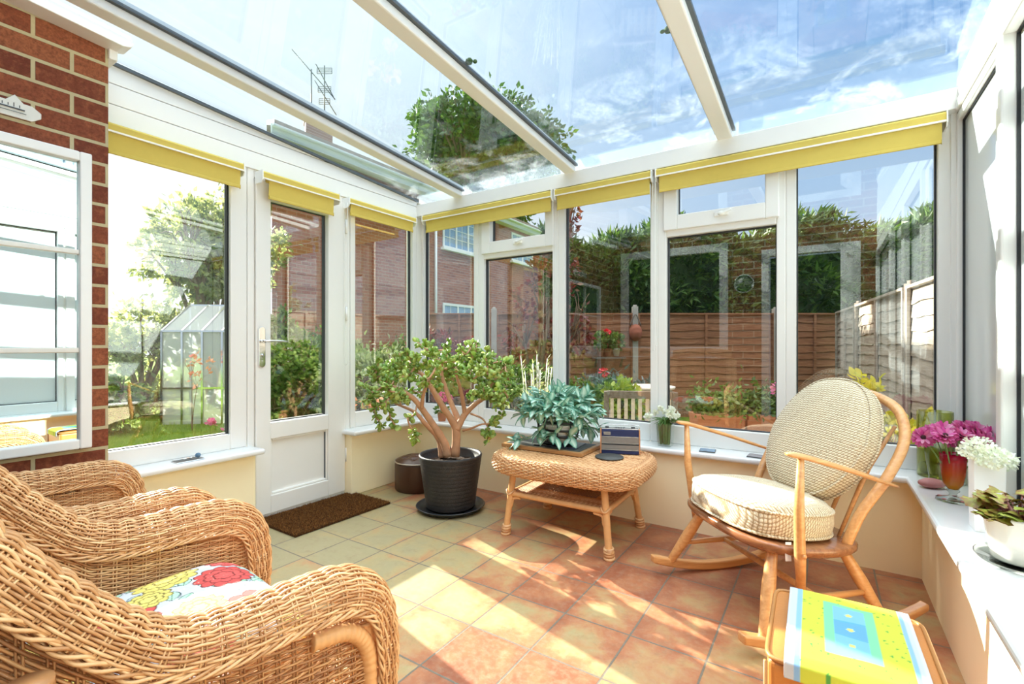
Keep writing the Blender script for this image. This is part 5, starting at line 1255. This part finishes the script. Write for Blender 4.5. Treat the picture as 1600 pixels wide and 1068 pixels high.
for (y0, y1, z0, z1, nl) in ((13.6, 15.9, 4.86, 6.4, 3), (18.3, 20.2, 5.05, 6.35, 2), (13.6, 16.2, 1.1, 2.78, 3)):
    q = MB(); f = .09
    q.box(-12.03, y0, z0, -11.95, y1, z0 + f); q.box(-12.03, y0, z1 - f, -11.95, y1, z1); q.box(-12.0, y0 - .08, z0 - .09, -11.84, y1 + .08, z0)
    for i in range(nl + 1):
        y = y0 + (y1 - y0 - f) * i / nl; q.box(-12.03, y, z0 + f, -11.95, y + f, z1 - f)
    wo = hb('window', q, 'render_white'); q = MB(); q.box(-12.02, y0 + f, z0 + f, -11.985, y1 - f, z1 - f); hb('pane', q, 'sky_pane', wo); q = MB()
    for i in range(nl):
        ya = y0 + (y1 - y0 - f) * i / nl + f; w_ = (y1 - y0 - f) / nl - f; q.box(-11.986, ya + w_ / 2 - .012, z0 + f, -11.97, ya + w_ / 2 + .012, z1 - f)
    for k in (1, 2, 3): z = z0 + f + (z1 - z0 - 2 * f) * k / 4; q.box(-11.985, y0 + f, z - .012, -11.971, y1 - f, z + .012)
    hb('glazing_bars', q, 'render_white', wo)
def aerial(name, label, base, h, booms, panels):
    r = thing(name, label, 'aerial', base); q = MB(); q.tube([(0, 0, -.5), (0, 0, h)], .022, 6); obj('mast', q, 'aerial_metal', r)
    for (z, dx, dz, L, ne) in booms:
        q = MB(); d = np.array([RT[0] * dx, RT[1] * dx, dz]); d /= np.linalg.norm(d); c = np.array([0, 0, z]); a = c - d * L * .45; b_ = c + d * L * .55; q.tube([a, b_], .017, 5)
        for k in range(ne): p = a + (b_ - a) * (k + .5) / ne; q.tube([p - FW * .16, p + FW * .16], .009, 4)
        obj('boom', q, 'aerial_metal', r)
    for z, w_ in panels:
        q = MB()
        for k in range(4): q.tube([RT * -w_ + np.array([0, 0, z + k * .07]), RT * w_ + np.array([0, 0, z + k * .07])], .011, 4)
        for k in range(3): q.tube([RT * w_ * (k - 1) + np.array([0, 0, z]), RT * w_ * (k - 1) + np.array([0, 0, z + .21])], .011, 4)
        obj('reflector', q, 'aerial_metal', r)
aerial('tv_aerial', 'television aerial with one long slanting boom, on the neighbour\'s chimney', (-15.75, chy + 2.2 - .3, 9.95), 1.35, [(1.25, .65, -.75, 2.4, 12)], [])
aerial('tv_aerial', 'television aerial with stacked grid reflectors, on the neighbour\'s chimney', (-15.75, chy + 2.2 + .25, 9.95), 1.75, [(1.2, .45, -.85, 1.5, 9), (.6, .5, -.8, 1.5, 9)], [(1.45, .28), (.75, .24), (.3, .2)])
# trees and shrubs
def plant(name, label, cat, base, stems, crowns, mat, n, size, tmpl=LEAF4, group=None, bark='bark', inner=None, shell=.5, thick=.05, lim=40, droop=0):
    """trunk, boughs to each crown ellipsoid, leaves spread through the crowns"""
    base = np.array(base, float); r = thing(name, label, cat, tuple(base), 0, group); q = MB()
    for c, rad in crowns:
        c = np.array(c, float); q.tube(smooth_path([(0, 0, 0), (c[0] * .3, c[1] * .3, c[2] * .45), c], 10), np.linspace(thick, thick * .4, 10), 7)
        P, d = cloud(stems, c, np.array(rad) * .9, .8)
        for p in P: q.tube(smooth_path([c * .8 + np.array([0, 0, 0]), (c + p) / 2 + nr.normal(size=3) * .05 * rad[0], p], 5), np.linspace(thick * .35, thick * .08, 5), 4)
    obj('trunk' if thick > .03 else 'stem', q, bark, r)
    vol = [rad[0] * rad[1] * rad[2] for c, rad in crowns]; tv = sum(v ** .67 for v in vol); q = MB()
    for (c, rad), v in zip(crowns, vol):
        m_ = max(20, int(n * v ** .67 / tv)); k = max(4, m_ // 26); cc, cd = cloud(k, c, rad, shell)
        idx = nr.randint(0, k, m_); P = cc[idx] + nr.normal(size=(m_, 3)) * np.array(rad) * .14; D = cd[idx] + nr.normal(size=(m_, 3)) * .8 + np.array([0, 0, -droop]); q.leaves(P, D, size * nr.uniform(.7, 1.25, m_), *tmpl)
    obj('foliage', q, mat, r)
    return r
def crown(c, R, k, s, squash=.8, skirt=True):
    out = [(c, (R * .75, R * .75, R * .75 * squash))]
    if skirt and c[2] < 2:
        for i in range(3): out.append(((R * .5 * math.cos(i * 2.1 + .4), R * .5 * math.sin(i * 2.1 + .4), .22 + .12 * R), (R * .55, R * .5, .25 + .12 * R)))
    for i in range(k):
        d = nr.normal(size=3); d /= np.linalg.norm(d); d[2] = d[2] * .8 + .1; out.append((tuple(np.array(c) + d * R * .62), (R * s, R * s, R * s * squash)))
    return out
b0 = G(752, 38, GZ); plant('oak_tree', 'large green tree rising behind the neighbour\'s roof', 'tree', b0, 14, crown((0, 0, 15.3), 6.6, 13, .42, .78), 'tree_leaf', 26000, .48, thick=.35)
b0 = G(330, 11.0, GZ); plant('garden_tree', 'sun-hazed tree above the greenhouse, through the tall pane', 'tree', b0, 12, crown((0.0, 0, 3.45), 1.55, 11, .42, .95) + [(tuple(RT * -.55 + np.array([0, 0, 3.3])), (.6, .5, .4)), (tuple(RT * -.35 + np.array([0, 0, 4.1])), (.45, .4, .3))], 'backlit_leaf', 7000, .15, thick=.08)
b0 = G(222, 9.0, GZ); plant('laurel_shrub', 'pale sunlit shrub beside the brick pier, through the tall pane', 'shrub', b0, 8, crown((0, 0, 1.5), .9, 7, .45, 1.1), 'backlit_leaf', 4200, .12)
b0 = G(165, 7.2, GZ); plant('laurel_shrub', 'low shaded bush at the lawn edge close to the brick pier', 'shrub', b0, 6, crown((0, 0, .5), .55, 6, .45, .7), 'shrub_leaf', 3200, .09)
b0 = G(462, 7.9, GZ); plant('sunlit_shrub', 'glossy yellow-green shrub on the lawn edge, through the garden door', 'shrub', b0, 10, crown((0, 0, .78), .78, 9, .42, 1.0), 'shrub_leaf', 5200, .11, LEAFL)
b0 = G(425, 9.9, GZ); plant('tall_shrub', 'taller green shrub behind the glossy one, through the garden door', 'shrub', b0, 10, crown((0, 0, 1.3), .75, 8, .45, 1.15), 'shrub_leaf', 4200, .11)
b0 = G(512, 10.0, GZ); plant('tall_shrub', 'dark shrub under the neighbour\'s wall, at the hinge side of the door', 'shrub', b0, 10, crown((0, 0, 1.0), .7, 8, .45, 1.15), 'tree_leaf', 3600, .11)
b0 = G(580, 6.9, GZ); plant('variegated_shrub', 'silvery variegated shrub outside the narrow pane by the corner', 'shrub', b0, 10, crown((0, 0, .8), .7, 9, .42, 1.1), 'pale_leaf', 4600, .09)
b0 = G(640, 8.0, GZ); plant('variegated_shrub', 'blue-green shrub behind the corner post outside', 'shrub', b0, 10, crown((0, 0, 1.0), .55, 8, .42, 1.2), 'shrub_leaf', 3600, .09)
b0 = G(565, 5.6, GZ); fr = plant('orange_lilies', 'coral-pink flowers in front of the silvery shrub', 'flowers', b0, 6, [((0, 0, .62), (.20, .2, .2)), (tuple(RT * .12 + np.array([0, 0, .42])), (.16, .16, .15))], 'orange_petal', 130, .075, LEAFR, bark='stem_green', thick=.012)
b0 = G(700, 7.2, GZ); plant('red_leaf_shrub', 'dark red-leaved shrub under the neighbour\'s ground-floor window', 'shrub', b0, 12, crown((0, 0, 1.15), .55, 8, .5, .8), 'red_leaf', 3000, .10)
b0 = G(835, 6.6, GZ); plant('purple_plum_tree', 'thin red-leaved plum tree beyond the bay next to the corner', 'tree', b0, 16, [((-.25, .1, 1.6), (.35, .35, .4)), ((.1, .1, 2.0), (.4, .35, .5)), ((.3, .2, 1.4), (.35, .3, .35)), ((.32, .15, 2.5), (.28, .25, .4)), (tuple(RT * .62 + np.array([0, 0, 1.7])), (.22, .22, .5)), (tuple(RT * .52 + np.array([0, 0, 3.2])), (.10, .1, .7)), (tuple(RT * -.35 + np.array([0, 0, 1.0])), (.3, .3, .3))], 'red_leaf', 1500, .085, thick=.035)
b0 = G(820, 5.6, GZ); plant('box_bush', 'dense dark green bush behind the striped-leaf plant, outside', 'shrub', b0, 8, crown((0, 0, .68), .52, 9, .45, .9), 'tree_leaf', 4200, .065)
b0 = G(905, 6.2, GZ); plant('box_bush', 'olive green bush at the foot of the fence beside the flower pots', 'shrub', b0, 8, crown((0, 0, .62), .45, 8, .45, 1.0), 'shrub_leaf', 2600, .07)
# dry pale stems close to the glass
b0 = G(838, 4.5, GZ); r = thing('feather_plant', 'clump of dry cream grass stems just outside the back window', 'grass clump', tuple(b0)); tag(r, kind='thing'); q = MB(); k = MB(); LP, LD = [], []
for i in range(70):
    dx, dy = np.clip(nr.normal(size=2), -1.6, 1.6) * .15; h = nr.uniform(.55, .95) if i % 6 else nr.uniform(1.0, 1.25); e = np.array([dx, dy, h]); p = smooth_path([(dx * .3, dy * .3, 0), (dx * .7, dy * .7, h * .6), e], 6); q.tube(p, .0045 if i % 6 == 0 else .0028, 4)
    for j in range(14): LP.append(p[-1] * (1 - .03 * j) + np.array([0, 0, 0])); LD.append(nr.normal(size=3) * .5 + np.array([dx * 2, dy * 2, .8]))
obj('stem', q, 'blind_trim', r); k.leaves(LP, LD, .06, *LEAFN); obj('plume', k, 'pale_leaf', r)
# conifer hedge
hd = thing('conifer_hedge', 'tall dark conifer hedge growing above the back fence', 'hedge', tuple(G(1190, 10.6, GZ)))
hc = G(1190, 10.6, GZ); q = MB(); HL = 4.9
prof_ = []
for i in range(60):
    s_ = -HL + 2 * HL * i / 59; prof_.append((s_, 3.75 + .22 * math.sin(s_ * 2.1) + .13 * math.sin(s_ * 5.3 + 1) + .04 * s_))
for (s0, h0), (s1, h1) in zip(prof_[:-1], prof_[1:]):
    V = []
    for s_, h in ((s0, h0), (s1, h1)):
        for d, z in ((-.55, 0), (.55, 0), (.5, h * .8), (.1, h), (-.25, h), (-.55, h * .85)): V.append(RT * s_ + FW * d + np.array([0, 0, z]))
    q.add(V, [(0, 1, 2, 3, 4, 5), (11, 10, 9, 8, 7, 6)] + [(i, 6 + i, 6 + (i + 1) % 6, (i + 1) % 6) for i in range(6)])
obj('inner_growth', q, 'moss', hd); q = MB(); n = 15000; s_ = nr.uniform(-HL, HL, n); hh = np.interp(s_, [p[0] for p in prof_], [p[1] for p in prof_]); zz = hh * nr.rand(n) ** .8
lump = .16 * np.sin(s_ * 3.3 + np.sin(zz * 2.2) * 2) + .12 * np.sin(zz * 5 + s_ * 1.7)
P = RT[None] * s_[:, None] + FW[None] * (-.62 - lump * .9 + nr.normal(size=n) * .09)[:, None]; P[:, 2] = zz + .05
D = -FW[None] * .8 + nr.normal(size=(n, 3)) * .5 + np.array([0, 0, .12]); q.leaves(P, D, nr.uniform(.14, .30, n), *LEAFN)
m_ = 2600; s_ = nr.uniform(-HL, HL, m_); hh = np.interp(s_, [p[0] for p in prof_], [p[1] for p in prof_]); P = RT[None] * s_[:, None] + FW[None] * nr.uniform(-.55, .3, m_)[:, None]; P[:, 2] = hh + nr.uniform(-.1, .10, m_)
D = nr.normal(size=(m_, 3)) * .55 + RT[None] * .3 + np.array([0, 0, .7]); q.leaves(P, D, nr.uniform(.18, .34, m_), *LEAFN)
for i in range(26):                                                  # leaders standing above the trimmed top
    s0 = nr.uniform(-HL, HL); h0 = np.interp(s0, [p[0] for p in prof_], [p[1] for p in prof_]); L_ = nr.uniform(.15, .42); b_ = RT * s0 + FW * nr.uniform(-.4, .1); k = 26
    P = np.array([b_ + RT * .25 * L_ * (j / k) + np.array([0, 0, h0 - .05 + L_ * j / k]) for j in range(k)]); D = nr.normal(size=(k, 3)) * .6 + RT[None] * .4 + np.array([0, 0, .45]); q.leaves(P, D, np.linspace(.2, .08, k), *LEAFN)
obj('foliage', q, 'conifer_leaf', hd)
# fences
def fence_panel(p0, p1, label, mat, group, z0=.0, z1=1.9, boards=14, seed=0):
    p0, p1 = np.array(p0, float), np.array(p1, float); L_ = np.linalg.norm((p1 - p0)[:2]); rz = math.atan2(p1[1] - p0[1], p1[0] - p0[0]); rr3 = np.random.RandomState(seed)
    r = thing('garden_fence', label, 'fence', (p0[0], p0[1], GZ), rz, group); q = MB(); ns = 26; step = (z1 - z0 - .06) / boards
    side = -1
    for i in range(boards):
        za = z0 + .03 + i * step; ph = rr3.rand(3) * 6; f = rr3.uniform(1.5, 4, 3); xs2 = np.linspace(.0, L_, ns)
        low = za - .02 + .010 * np.sin(xs2 * f[0] + ph[0]) + .008 * np.sin(xs2 * f[1] * 2 + ph[1]) + .005 * np.sin(xs2 * f[2] * 5 + ph[2]); up_ = np.full(ns, za + step + .015); V = []
        for x, a_, b_ in zip(xs2, low, up_): V += [(x, side * .030, a_), (x, side * .016, a_), (x, side * .002, b_), (x, side * .012, b_)]
        F = []
        for k in range(ns - 1):
            for e in range(4): F.append((k * 4 + e, k * 4 + (e + 1) % 4, (k + 1) * 4 + (e + 1) % 4, (k + 1) * 4 + e))
        F += [(0, 3, 2, 1), tuple((ns - 1) * 4 + e for e in range(4))]; q.add(V, F)
    obj('boards', q, mat, r)
    for x in (.025, L_ / 2, L_ - .025):
        q = MB(); q.box(x - .022, -.062, z0, x + .022, -.03, z1 - .02); obj('batten', q, mat, r, bevel=.003)
    q = MB(); q.box(0, -.065, z1 - .03, L_, .03, z1); obj('capping', q, mat, r, bevel=.003); return r
def fence_post(p, label, mat, h=1.95, w=.05, group=None):
    q = MB(); q.prism([(-w, -w), (w, -w), (w, w), (-w, w)], 2, 0, h); q.prism([(-w * .6, -w * .6), (w * .6, -w * .6), (w * .6, w * .6), (-w * .6, w * .6)], 2, h, h + .03); o = obj('fence_post', q, mat, bevel=.006); o.location = (p[0], p[1], GZ); o.rotation_euler.z = .58; tag(o, label, 'post', group)
TF = 8.8
us = [664, 772, 992, 1212, 1330]
lab = ['brown fence panel mostly hidden behind the plum tree and red-leaved shrub', 'brown fence panel behind the pots of red flowers', 'wide brown fence panel between the two posts, facing the middle of the back windows', 'short brown fence panel meeting the grey fence in the corner']
for i in range(4): fence_panel(G(us[i] + 3, TF), G(us[i + 1] - 3, TF), lab[i], 'fence_brown', 'brown fence panels along the back', seed=i)
for u, l in ((772, 'concrete fence post behind the plum tree'), (992, 'concrete fence post with a clay face on it'), (1212, 'concrete fence post between the wide and the short brown panels')): fence_post(G(u, TF - .03), l, 'concrete', 2.02 if u == 992 else 1.98, group='concrete posts of the back fence')
R0_, R1_ = np.array([.215, 10.3]), np.array([1.31, 1.4]); dR = (R1_ - R0_); 
labR = ['grey fence panel at the far end, next to the brown fence', 'grey weathered fence panel second along from the brown corner', 'grey weathered fence panel just outside the corner window', 'grey fence panel running alongside the white-panelled wall']
cuts_ = [10.3, 8.6, 6.15, 3.7, 1.4]
def onR(y): k = (10.3 - y) / 8.9; return R0_ + dR * k
for i in range(4): fence_panel(onR(cuts_[i] - .05), onR(cuts_[i + 1] + .05), labR[i], 'fence_grey', 'grey fence panels at the side', seed=10 + i)
for y, l in ((8.6, 'wooden post between the two farther grey fence panels'), (6.15, 'wooden post of the grey fence, above the yellow shrub'), (3.7, 'wooden post of the grey fence outside the corner post')): fence_post(onR(y), l, 'old_wood', 1.93, .045, 'posts of the grey fence')
# things along the fence
fc = thing('clay_face', 'round terracotta face hung on the concrete fence post', 'ornament', tuple(G(993, TF - .12, 1.42))); q = MB()
def facef(d):
    k = 1.0
    y = -(d[0] * FW[0] + d[1] * FW[1]); x = d[0] * RT[0] + d[1] * RT[1]; z = d[2]
    if y > 0:
        k += .22 * math.exp(-((x / .14) ** 2 + ((z + .02) / .2) ** 2)); k -= .12 * sum(math.exp(-(((x - e) / .16) ** 2 + ((z - .28) / .12) ** 2)) for e in (-.36, .36)); k += .08 * math.exp(-((x / .3) ** 2 + ((z + .42) / .1) ** 2))
    return k
q.ball((0, 0, 0), (.118, .11, .155), 28, 20, fn=facef); obj('head', q, 'clay_dark', fc)
q = MB(); q.tube(smooth_path([tuple(RT * -.10 + np.array([0, 0, .13])), (0, 0, .33), tuple(RT * .10 + np.array([0, 0, .13]))], 12), .012, 6); obj('cord', q, 'old_wood', fc)
for i, (u, l, mat) in enumerate(((938, 'terracotta flower pot at the end of the fence shelf away from the clay face', 'terracotta'), (950, 'middle flower pot on the fence shelf, under the red blooms', 'terracotta'), (963, 'pale flower pot on the fence shelf, beside the clay face', 'stone_pale'))):
    p = G(u, TF - .26, 1.0); fp2 = thing('flower_pot', l, 'flower pot', tuple(p), 0, 'flower pots on the fence shelf'); q = MB(); q.lathe([(0, 0), (.045, 0), (.065, .11), (.07, .11), (.07, .135), (.058, .135), (0, .12)], (0, 0, 0), 20); obj('pot', q, mat, fp2)
    q = MB(); P, D = cloud(130, (0, 0, .27), (.13, .13, .13), .5); q.leaves(P, D + nr.normal(size=D.shape) * .5, .075, *LEAFR); obj('foliage', q, 'shrub_leaf', fp2)
    if i == 1:
        q = MB(); P, D = cloud(60, (0, -.05, .42), (.042, .042, .035), .5); q.leaves(P, D, .045, *LEAFR); q.tube([(0, 0, .1), (0, -.04, .41)], .006, 5); obj('bloom', q, 'red_petal', fp2)
q = MB(); s0 = G(926, TF - .26, .97); s1 = G(976, TF - .26, .97); q.bar(s0, s1, .2, .028)
for k in (.1, .9): c = s0 + (s1 - s0) * k; q.bar(c + FW * .08 + np.array([0, 0, -.16]), c - FW * .08 + np.array([0, 0, -.01]), .03, .03)
tag(obj('fence_shelf', q, 'old_wood'), 'wooden bracket shelf on the back fence under the flower pots', 'shelf')
b0 = G(943, 6.6, GZ); plant('geranium', 'single bright red geranium bloom on leafy stems below the shelf', 'flowers', b0, 5, [((0, 0, .55), (.2, .2, .28))], 'shrub_leaf', 420, .07, LEAFR, bark='stem_green', thick=.014); q = MB(); P, D = cloud(40, (b0[0], b0[1], .82), (.05, .05, .04), .5); q.leaves(P, D, .04, *LEAFR); bl = obj('bloom', q, 'red_petal'); bl.parent = bpy.data.objects['geranium']
for v in bl.data.vertices: v.co -= Vector(b0)
b0 = G(965, 6.9, GZ); plant('lavender_bush', 'blue-grey lavender bush in the flower bed under the shelf', 'shrub', b0, 14, [((-.15, 0, .55), (.5, .4, .32)), ((.3, .1, .5), (.4, .3, .28))], 'grey_leaf', 2200, .12, LEAFN, bark='stem_green', thick=.02)
b0 = G(978, 5.5, GZ); plant('lime_shrub', 'lime green shrub behind the slatted garden chair', 'shrub', b0, 8, crown((0, 0, .60), .33, 7, .45, 1.0), 'lime_leaf', 1700, .085, LEAFL, thick=.02)
b0 = G(1012, 6.2, GZ); bt_ = thing('bird_bath', 'pale round stone bird bath beyond the garden chair', 'bird bath', tuple(b0)); q = MB(); q.lathe([(0, 0), (.17, 0), (.16, .05), (.08, .10), (.065, .5), (.09, .66), (.11, .70), (0, .70)], (0, 0, 0), 28); obj('pedestal', q, 'stone_pale', bt_); q = MB(); q.lathe([(0, .70), (.14, .70), (.33, .755), (.345, .785), (.32, .79), (.2, .75), (0, .735)], (0, 0, 0), 36); obj('basin', q, 'stone_pale', bt_)
# slatted garden chair
gc = thing('garden_chair', 'weathered wooden garden chair with an upright slatted back, outside the window', 'chair', tuple(G(1000, 4.55, GZ + .02)), math.radians(33 - 12)); q = MB(); W_ = .31
for sx in (-1, 1):
    q = MB(); q.bar((sx * W_, .0, 0), (sx * W_, -.06, .86), .05, .045, (0, 1, 0)); obj('rear_leg', q, 'old_wood', gc, bevel=.004); q = MB(); q.box(sx * W_ - .025, .46, 0, sx * W_ + .025, .51, .58); obj('front_leg', q, 'old_wood', gc, bevel=.004)
    q = MB(); q.box(sx * W_ - .035, -.04, .58, sx * W_ + .035, .54, .605); obj('armrest', q, 'old_wood', gc, bevel=.004)
q = MB(); q.bar((-W_, -.055, .83), (W_, -.055, .83), .035, .07); obj('top_rail', q, 'old_wood', gc, bevel=.004); q = MB(); q.bar((-W_, -.025, .44), (W_, -.025, .44), .03, .05); obj('lower_rail', q, 'old_wood', gc, bevel=.004)
for i in range(9): x = -W_ + .05 + i * (2 * W_ - .1) / 8; q = MB(); q.bar((x, -.026, .44), (x, -.054, .82), .032, .014, (0, 1, 0)); obj('slat', q, 'pale_wood', gc)
for i in range(6): q = MB(); q.box(-W_, .02 + i * .08, .40, W_, .085 + i * .08, .42); obj('seat_slat', q, 'old_wood', gc)
# trough planters below the back window
def trough(label, c, rz, L_, mat, leaf, petal=None, n=900, h=.24):
    r = thing('trough_planter', label, 'planter', c, rz); q = MB(); q.prism([(-.09, 0), (.09, 0), (.115, h), (.125, h), (.125, h - .03), (.135, h - .03), (.135, h + .015), (-.135, h + .015), (-.135, h - .03), (-.115, h - .03)], 0, -L_ / 2, L_ / 2); obj('trough', q, mat, r, bevel=.006)
    q = MB(); P = np.stack([nr.uniform(-L_ / 2, L_ / 2, n), nr.normal(size=n) * .10, h + np.abs(nr.normal(size=n)) * .12], 1); q.leaves(P, nr.normal(size=(n, 3)) + np.array([0, 0, .3]), .06, *LEAF4); obj('foliage', q, leaf, r)
    if petal: q = MB(); P, D = cloud(40, (L_ * .3, -.1, h + .26), (.07, .07, .05), .5); q.leaves(P, D, .05, *LEAFR); obj('bloom', q, petal, r)
wl = MB(); c = G(1150, 4.75, GZ); wl.bar(c + RT * -.75 + np.array([0, 0, .2]), c + RT * .75 + np.array([0, 0, .2]), .42, .38); tag(obj('stone_plinth', wl, 'concrete', bevel=.02), 'low stone plinth outside, carrying the terracotta troughs', 'plinth')
ang = math.radians(33.1); c1_ = G(1120, 4.7, GZ + .395); c2_ = G(1192, 4.68, GZ + .395)
trough('terracotta trough of trailing green plants without blooms on the low plinth', tuple(c1_), ang, .46, 'terracotta', 'shrub_leaf'); trough('terracotta trough with a pink bloom on the low plinth', tuple(c2_), ang, .40, 'terracotta', 'tree_leaf', 'pink_petal')
b0 = G(1190, 4.15, GZ + .02); q = MB(); q.ball((0, 0, .22), (.28, .2, .27), 24, 14, fn=lambda d: 1 + .05 * math.sin(d[0] * 6) + .04 * math.sin(d[1] * 7 + 1)); o = obj('boulder', q, 'stone_pale'); o.location = tuple(b0); tag(o, 'pale rounded boulder outside, below the trough with the pink bloom', 'rock')
b0 = G(1392, 3.35, GZ); plant('yellow_shrub', 'yellow-leaved shrub outside, showing behind the rocking chair hoop', 'shrub', b0, 8, crown((0, 0, .50), .36, 8, .5, 1.1) + [((-.1, .1, .88), (.16, .16, .2)), (tuple(RT * .18 + np.array([0, 0, .55])), (.2, .2, .3))], 'yellow_leaf', 1500, .075, LEAFL, thick=.02)
b0 = np.append(onR(4.65) + np.array([.18, 0]), GZ); plant('rose_bush', 'pale leafy rose shoots standing above the grey fence', 'shrub', b0, 7, [((-.18, .0, 2.05), (.16, .16, .13)), ((-.1, .25, 2.0), (.14, .16, .12)), ((-.16, .05, 2.28), (.04, .05, .12))], 'pale_leaf', 130, .085, LEAFL, bark='stem_green', thick=.012)
# greenhouse
gh = thing('greenhouse', 'small glass greenhouse with a sloping roof at the end of the lawn', 'greenhouse', tuple(G(316, 8.0, GZ)), math.radians(33 + 8)); q = MB(); W_, D_, E_, K_ = .62, .9, 1.55, 2.05
bars = [((-W_, 0, 0), (-W_, 0, E_)), ((W_, 0, 0), (W_, 0, E_)), ((-W_, D_, 0), (-W_, D_, E_)), ((W_, D_, 0), (W_, D_, E_)), ((-W_, 0, E_), (W_, 0, E_)), ((-W_, D_, K_), (W_, D_, K_)), ((-W_, 0, .6), (W_, 0, .6))]
for i in range(5): x = -W_ + 2 * W_ * i / 4; bars += [((x, 0, E_), (x, D_, K_)), ((x, 0, 0), (x, 0, E_))]
bars += [((-W_, 0, E_), (-W_, D_, K_)), ((W_, D_, 0), (W_, D_, K_)), ((-W_, D_, 0), (-W_, D_, K_))]
for a, b_ in bars: q.bar(a, b_, .03, .03, (0, 1, .01))
obj('frame', q, 'chrome', gh); q = MB(); q.add([(-W_, 0.01, E_ + .01), (W_, .01, E_ + .01), (W_, D_, K_), (-W_, D_, K_)], [(0, 1, 2, 3)]); q2 = obj('roof_glass', q, 'frosted_pane', gh); q = MB(); q.add([(-W_, 0, 0), (W_, 0, 0), (W_, 0, E_), (-W_, 0, E_)], [(0, 1, 2, 3)]); obj('front_glass', q, 'frosted_pane', gh)
for g_ in gh.children:
    if 'glass' in g_.name: sm = g_.modifiers.new('thick', 'SOLIDIFY'); sm.thickness = .004
b0 = G(342, 7.2, GZ); plant('pink_flower_clump', 'low clump of pink flowers at the lawn edge, through the tall pane', 'flowers', b0, 4, [((0, 0, .10), (.24, .2, .07)), (tuple(RT * .3 + np.array([0, 0, .1])), (.2, .2, .07))], 'pink_petal', 220, .055, LEAFR, bark='stem_green', thick=.008)
b0 = G(300, 7.4, GZ); plant('orange_shrub', 'small orange-tinted shrub in front of the greenhouse', 'shrub', b0, 6, [((0, 0, 1.05), (.3, .2, .12)), ((.2, 0, .8), (.22, .2, .16))], 'orange_petal', 70, .07, LEAF4, thick=.008)
# moss caught on the glass roof by the rafters
for (x, y, l) in ((-1.545, 1.96, 'dark moss clump caught beside the middle rafter on the glass roof'), (-.60, 2.24, 'dark moss scrap on the glass beside the rafter above the long blind')):
    q = MB(); q.ball((0, 0, .014), (.022, .016, .015), 14, 9, fn=lambda d: 1 + .25 * math.sin(d[0] * 7) * math.sin(d[1] * 9)); q.ball((.03, .012, .01), (.012, .011, .01), 10, 7); q.ball((-.026, -.01, .008), (.012, .01, .008), 10, 7); o = obj('moss_clump', q, 'moss'); o.location = (x, y, zg(y) + .0065); tag(o, l, 'moss')
SKYFILL, SUNE, EXPO, SKYB = 2.8, 13.0, 0.78, .63
# ------------------------------------------------------------------ sky, sun, camera
w = bpy.data.worlds.new('sky'); SC.world = w; w.use_nodes = True; nt = w.node_tree; nt.nodes.clear(); t = NT(nt)
out = nt.nodes.new('ShaderNodeOutputWorld'); bg = nt.nodes.new('ShaderNodeBackground'); t.l(bg.outputs[0], out.inputs[0])
dv = nt.nodes.new('ShaderNodeTexCoord').outputs['Generated']; s = t.sep(dv)
SUN = Vector((-.972 * .9135, .235 * .9135, .4067)); SUN.normalize()
def dot(v):
    nd = nt.nodes.new('ShaderNodeVectorMath'); nd.operation = 'DOT_PRODUCT'; t.l(dv, nd.inputs[0]); nd.inputs[1].default_value = v; return nd.outputs['Value']
sd = dot(SUN)
blue = t.ramp(s[2], [(0, (.74, .84, .95)), (.25, (.50, .69, .95)), (.55, (.32, .54, .92)), (1, (.22, .42, .85))])
hz = t.ramp(sd, [(.35, 0.0), (.62, .25), (.82, .75), (.95, 1.0)])
col = t.mix(hz, blue, (1.25, 1.27, 1.28))
zz = t.math('ADD', s[2], .18); cl = t.comb(t.math('DIVIDE', s[0], zz), t.math('DIVIDE', s[1], zz), 0.0)
n = t.noise(cl, 1.1, 8, .6, .35)
cm = t.math('MULTIPLY', t.ramp(n, [(.47, 0.0), (.68, 1.0)]), t.ramp(sd, [(.5, .05), (.85, 1.0)]))
col = t.mix(cm, col, (1.2, 1.21, 1.22))
st = t.math('ADD', SKYB, t.math('MULTIPLY', t.ramp(s[2], [(.62, 0.0), (.85, 1.0)]), SKYFILL))  # overhead sky, out of view, raised far above the visible part as added fill
ov = t.ramp(s[2], [(.6, 0.0), (.8, .85)]); col = t.mix(ov, col, (1.0, .96, .89))  # the added overhead fill is tinted warm
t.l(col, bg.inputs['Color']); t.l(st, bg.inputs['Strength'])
L = bpy.data.lights.new('sun', 'SUN'); L.energy = SUNE; L.angle = .009; L.color = (1, .93, .80)
o = bpy.data.objects.new('sun', L); C.objects.link(o); o.rotation_euler = (-SUN).to_track_quat('-Z', 'Y').to_euler(); o.location = (-6, 4, 6)
cam = bpy.data.cameras.new('camera'); co = bpy.data.objects.new('camera', cam); C.objects.link(co); SC.camera = co
cam.sensor_width = 36; cam.lens = 748 / 1600 * 36; cam.shift_y = 4.5 / 1600; cam.clip_start = .02
co.location = (0, 0, 1.2); co.rotation_euler = (PI / 2, 0, math.radians(33.12))
SC.view_settings.view_transform = 'Standard'; SC.view_settings.look = 'None'; SC.view_settings.exposure = EXPO; SC.view_settings.gamma = 1
SC.view_settings.use_curve_mapping = False
SC.cycles.transparent_max_bounces = 40; SC.cycles.max_bounces = 10; SC.cycles.diffuse_bounces = 7; SC.cycles.glossy_bounces = 4
SC.cycles.use_denoising = True; SC.cycles.sample_clamp_indirect = 8
SC.cycles.caustics_reflective = False; SC.cycles.caustics_refractive = False
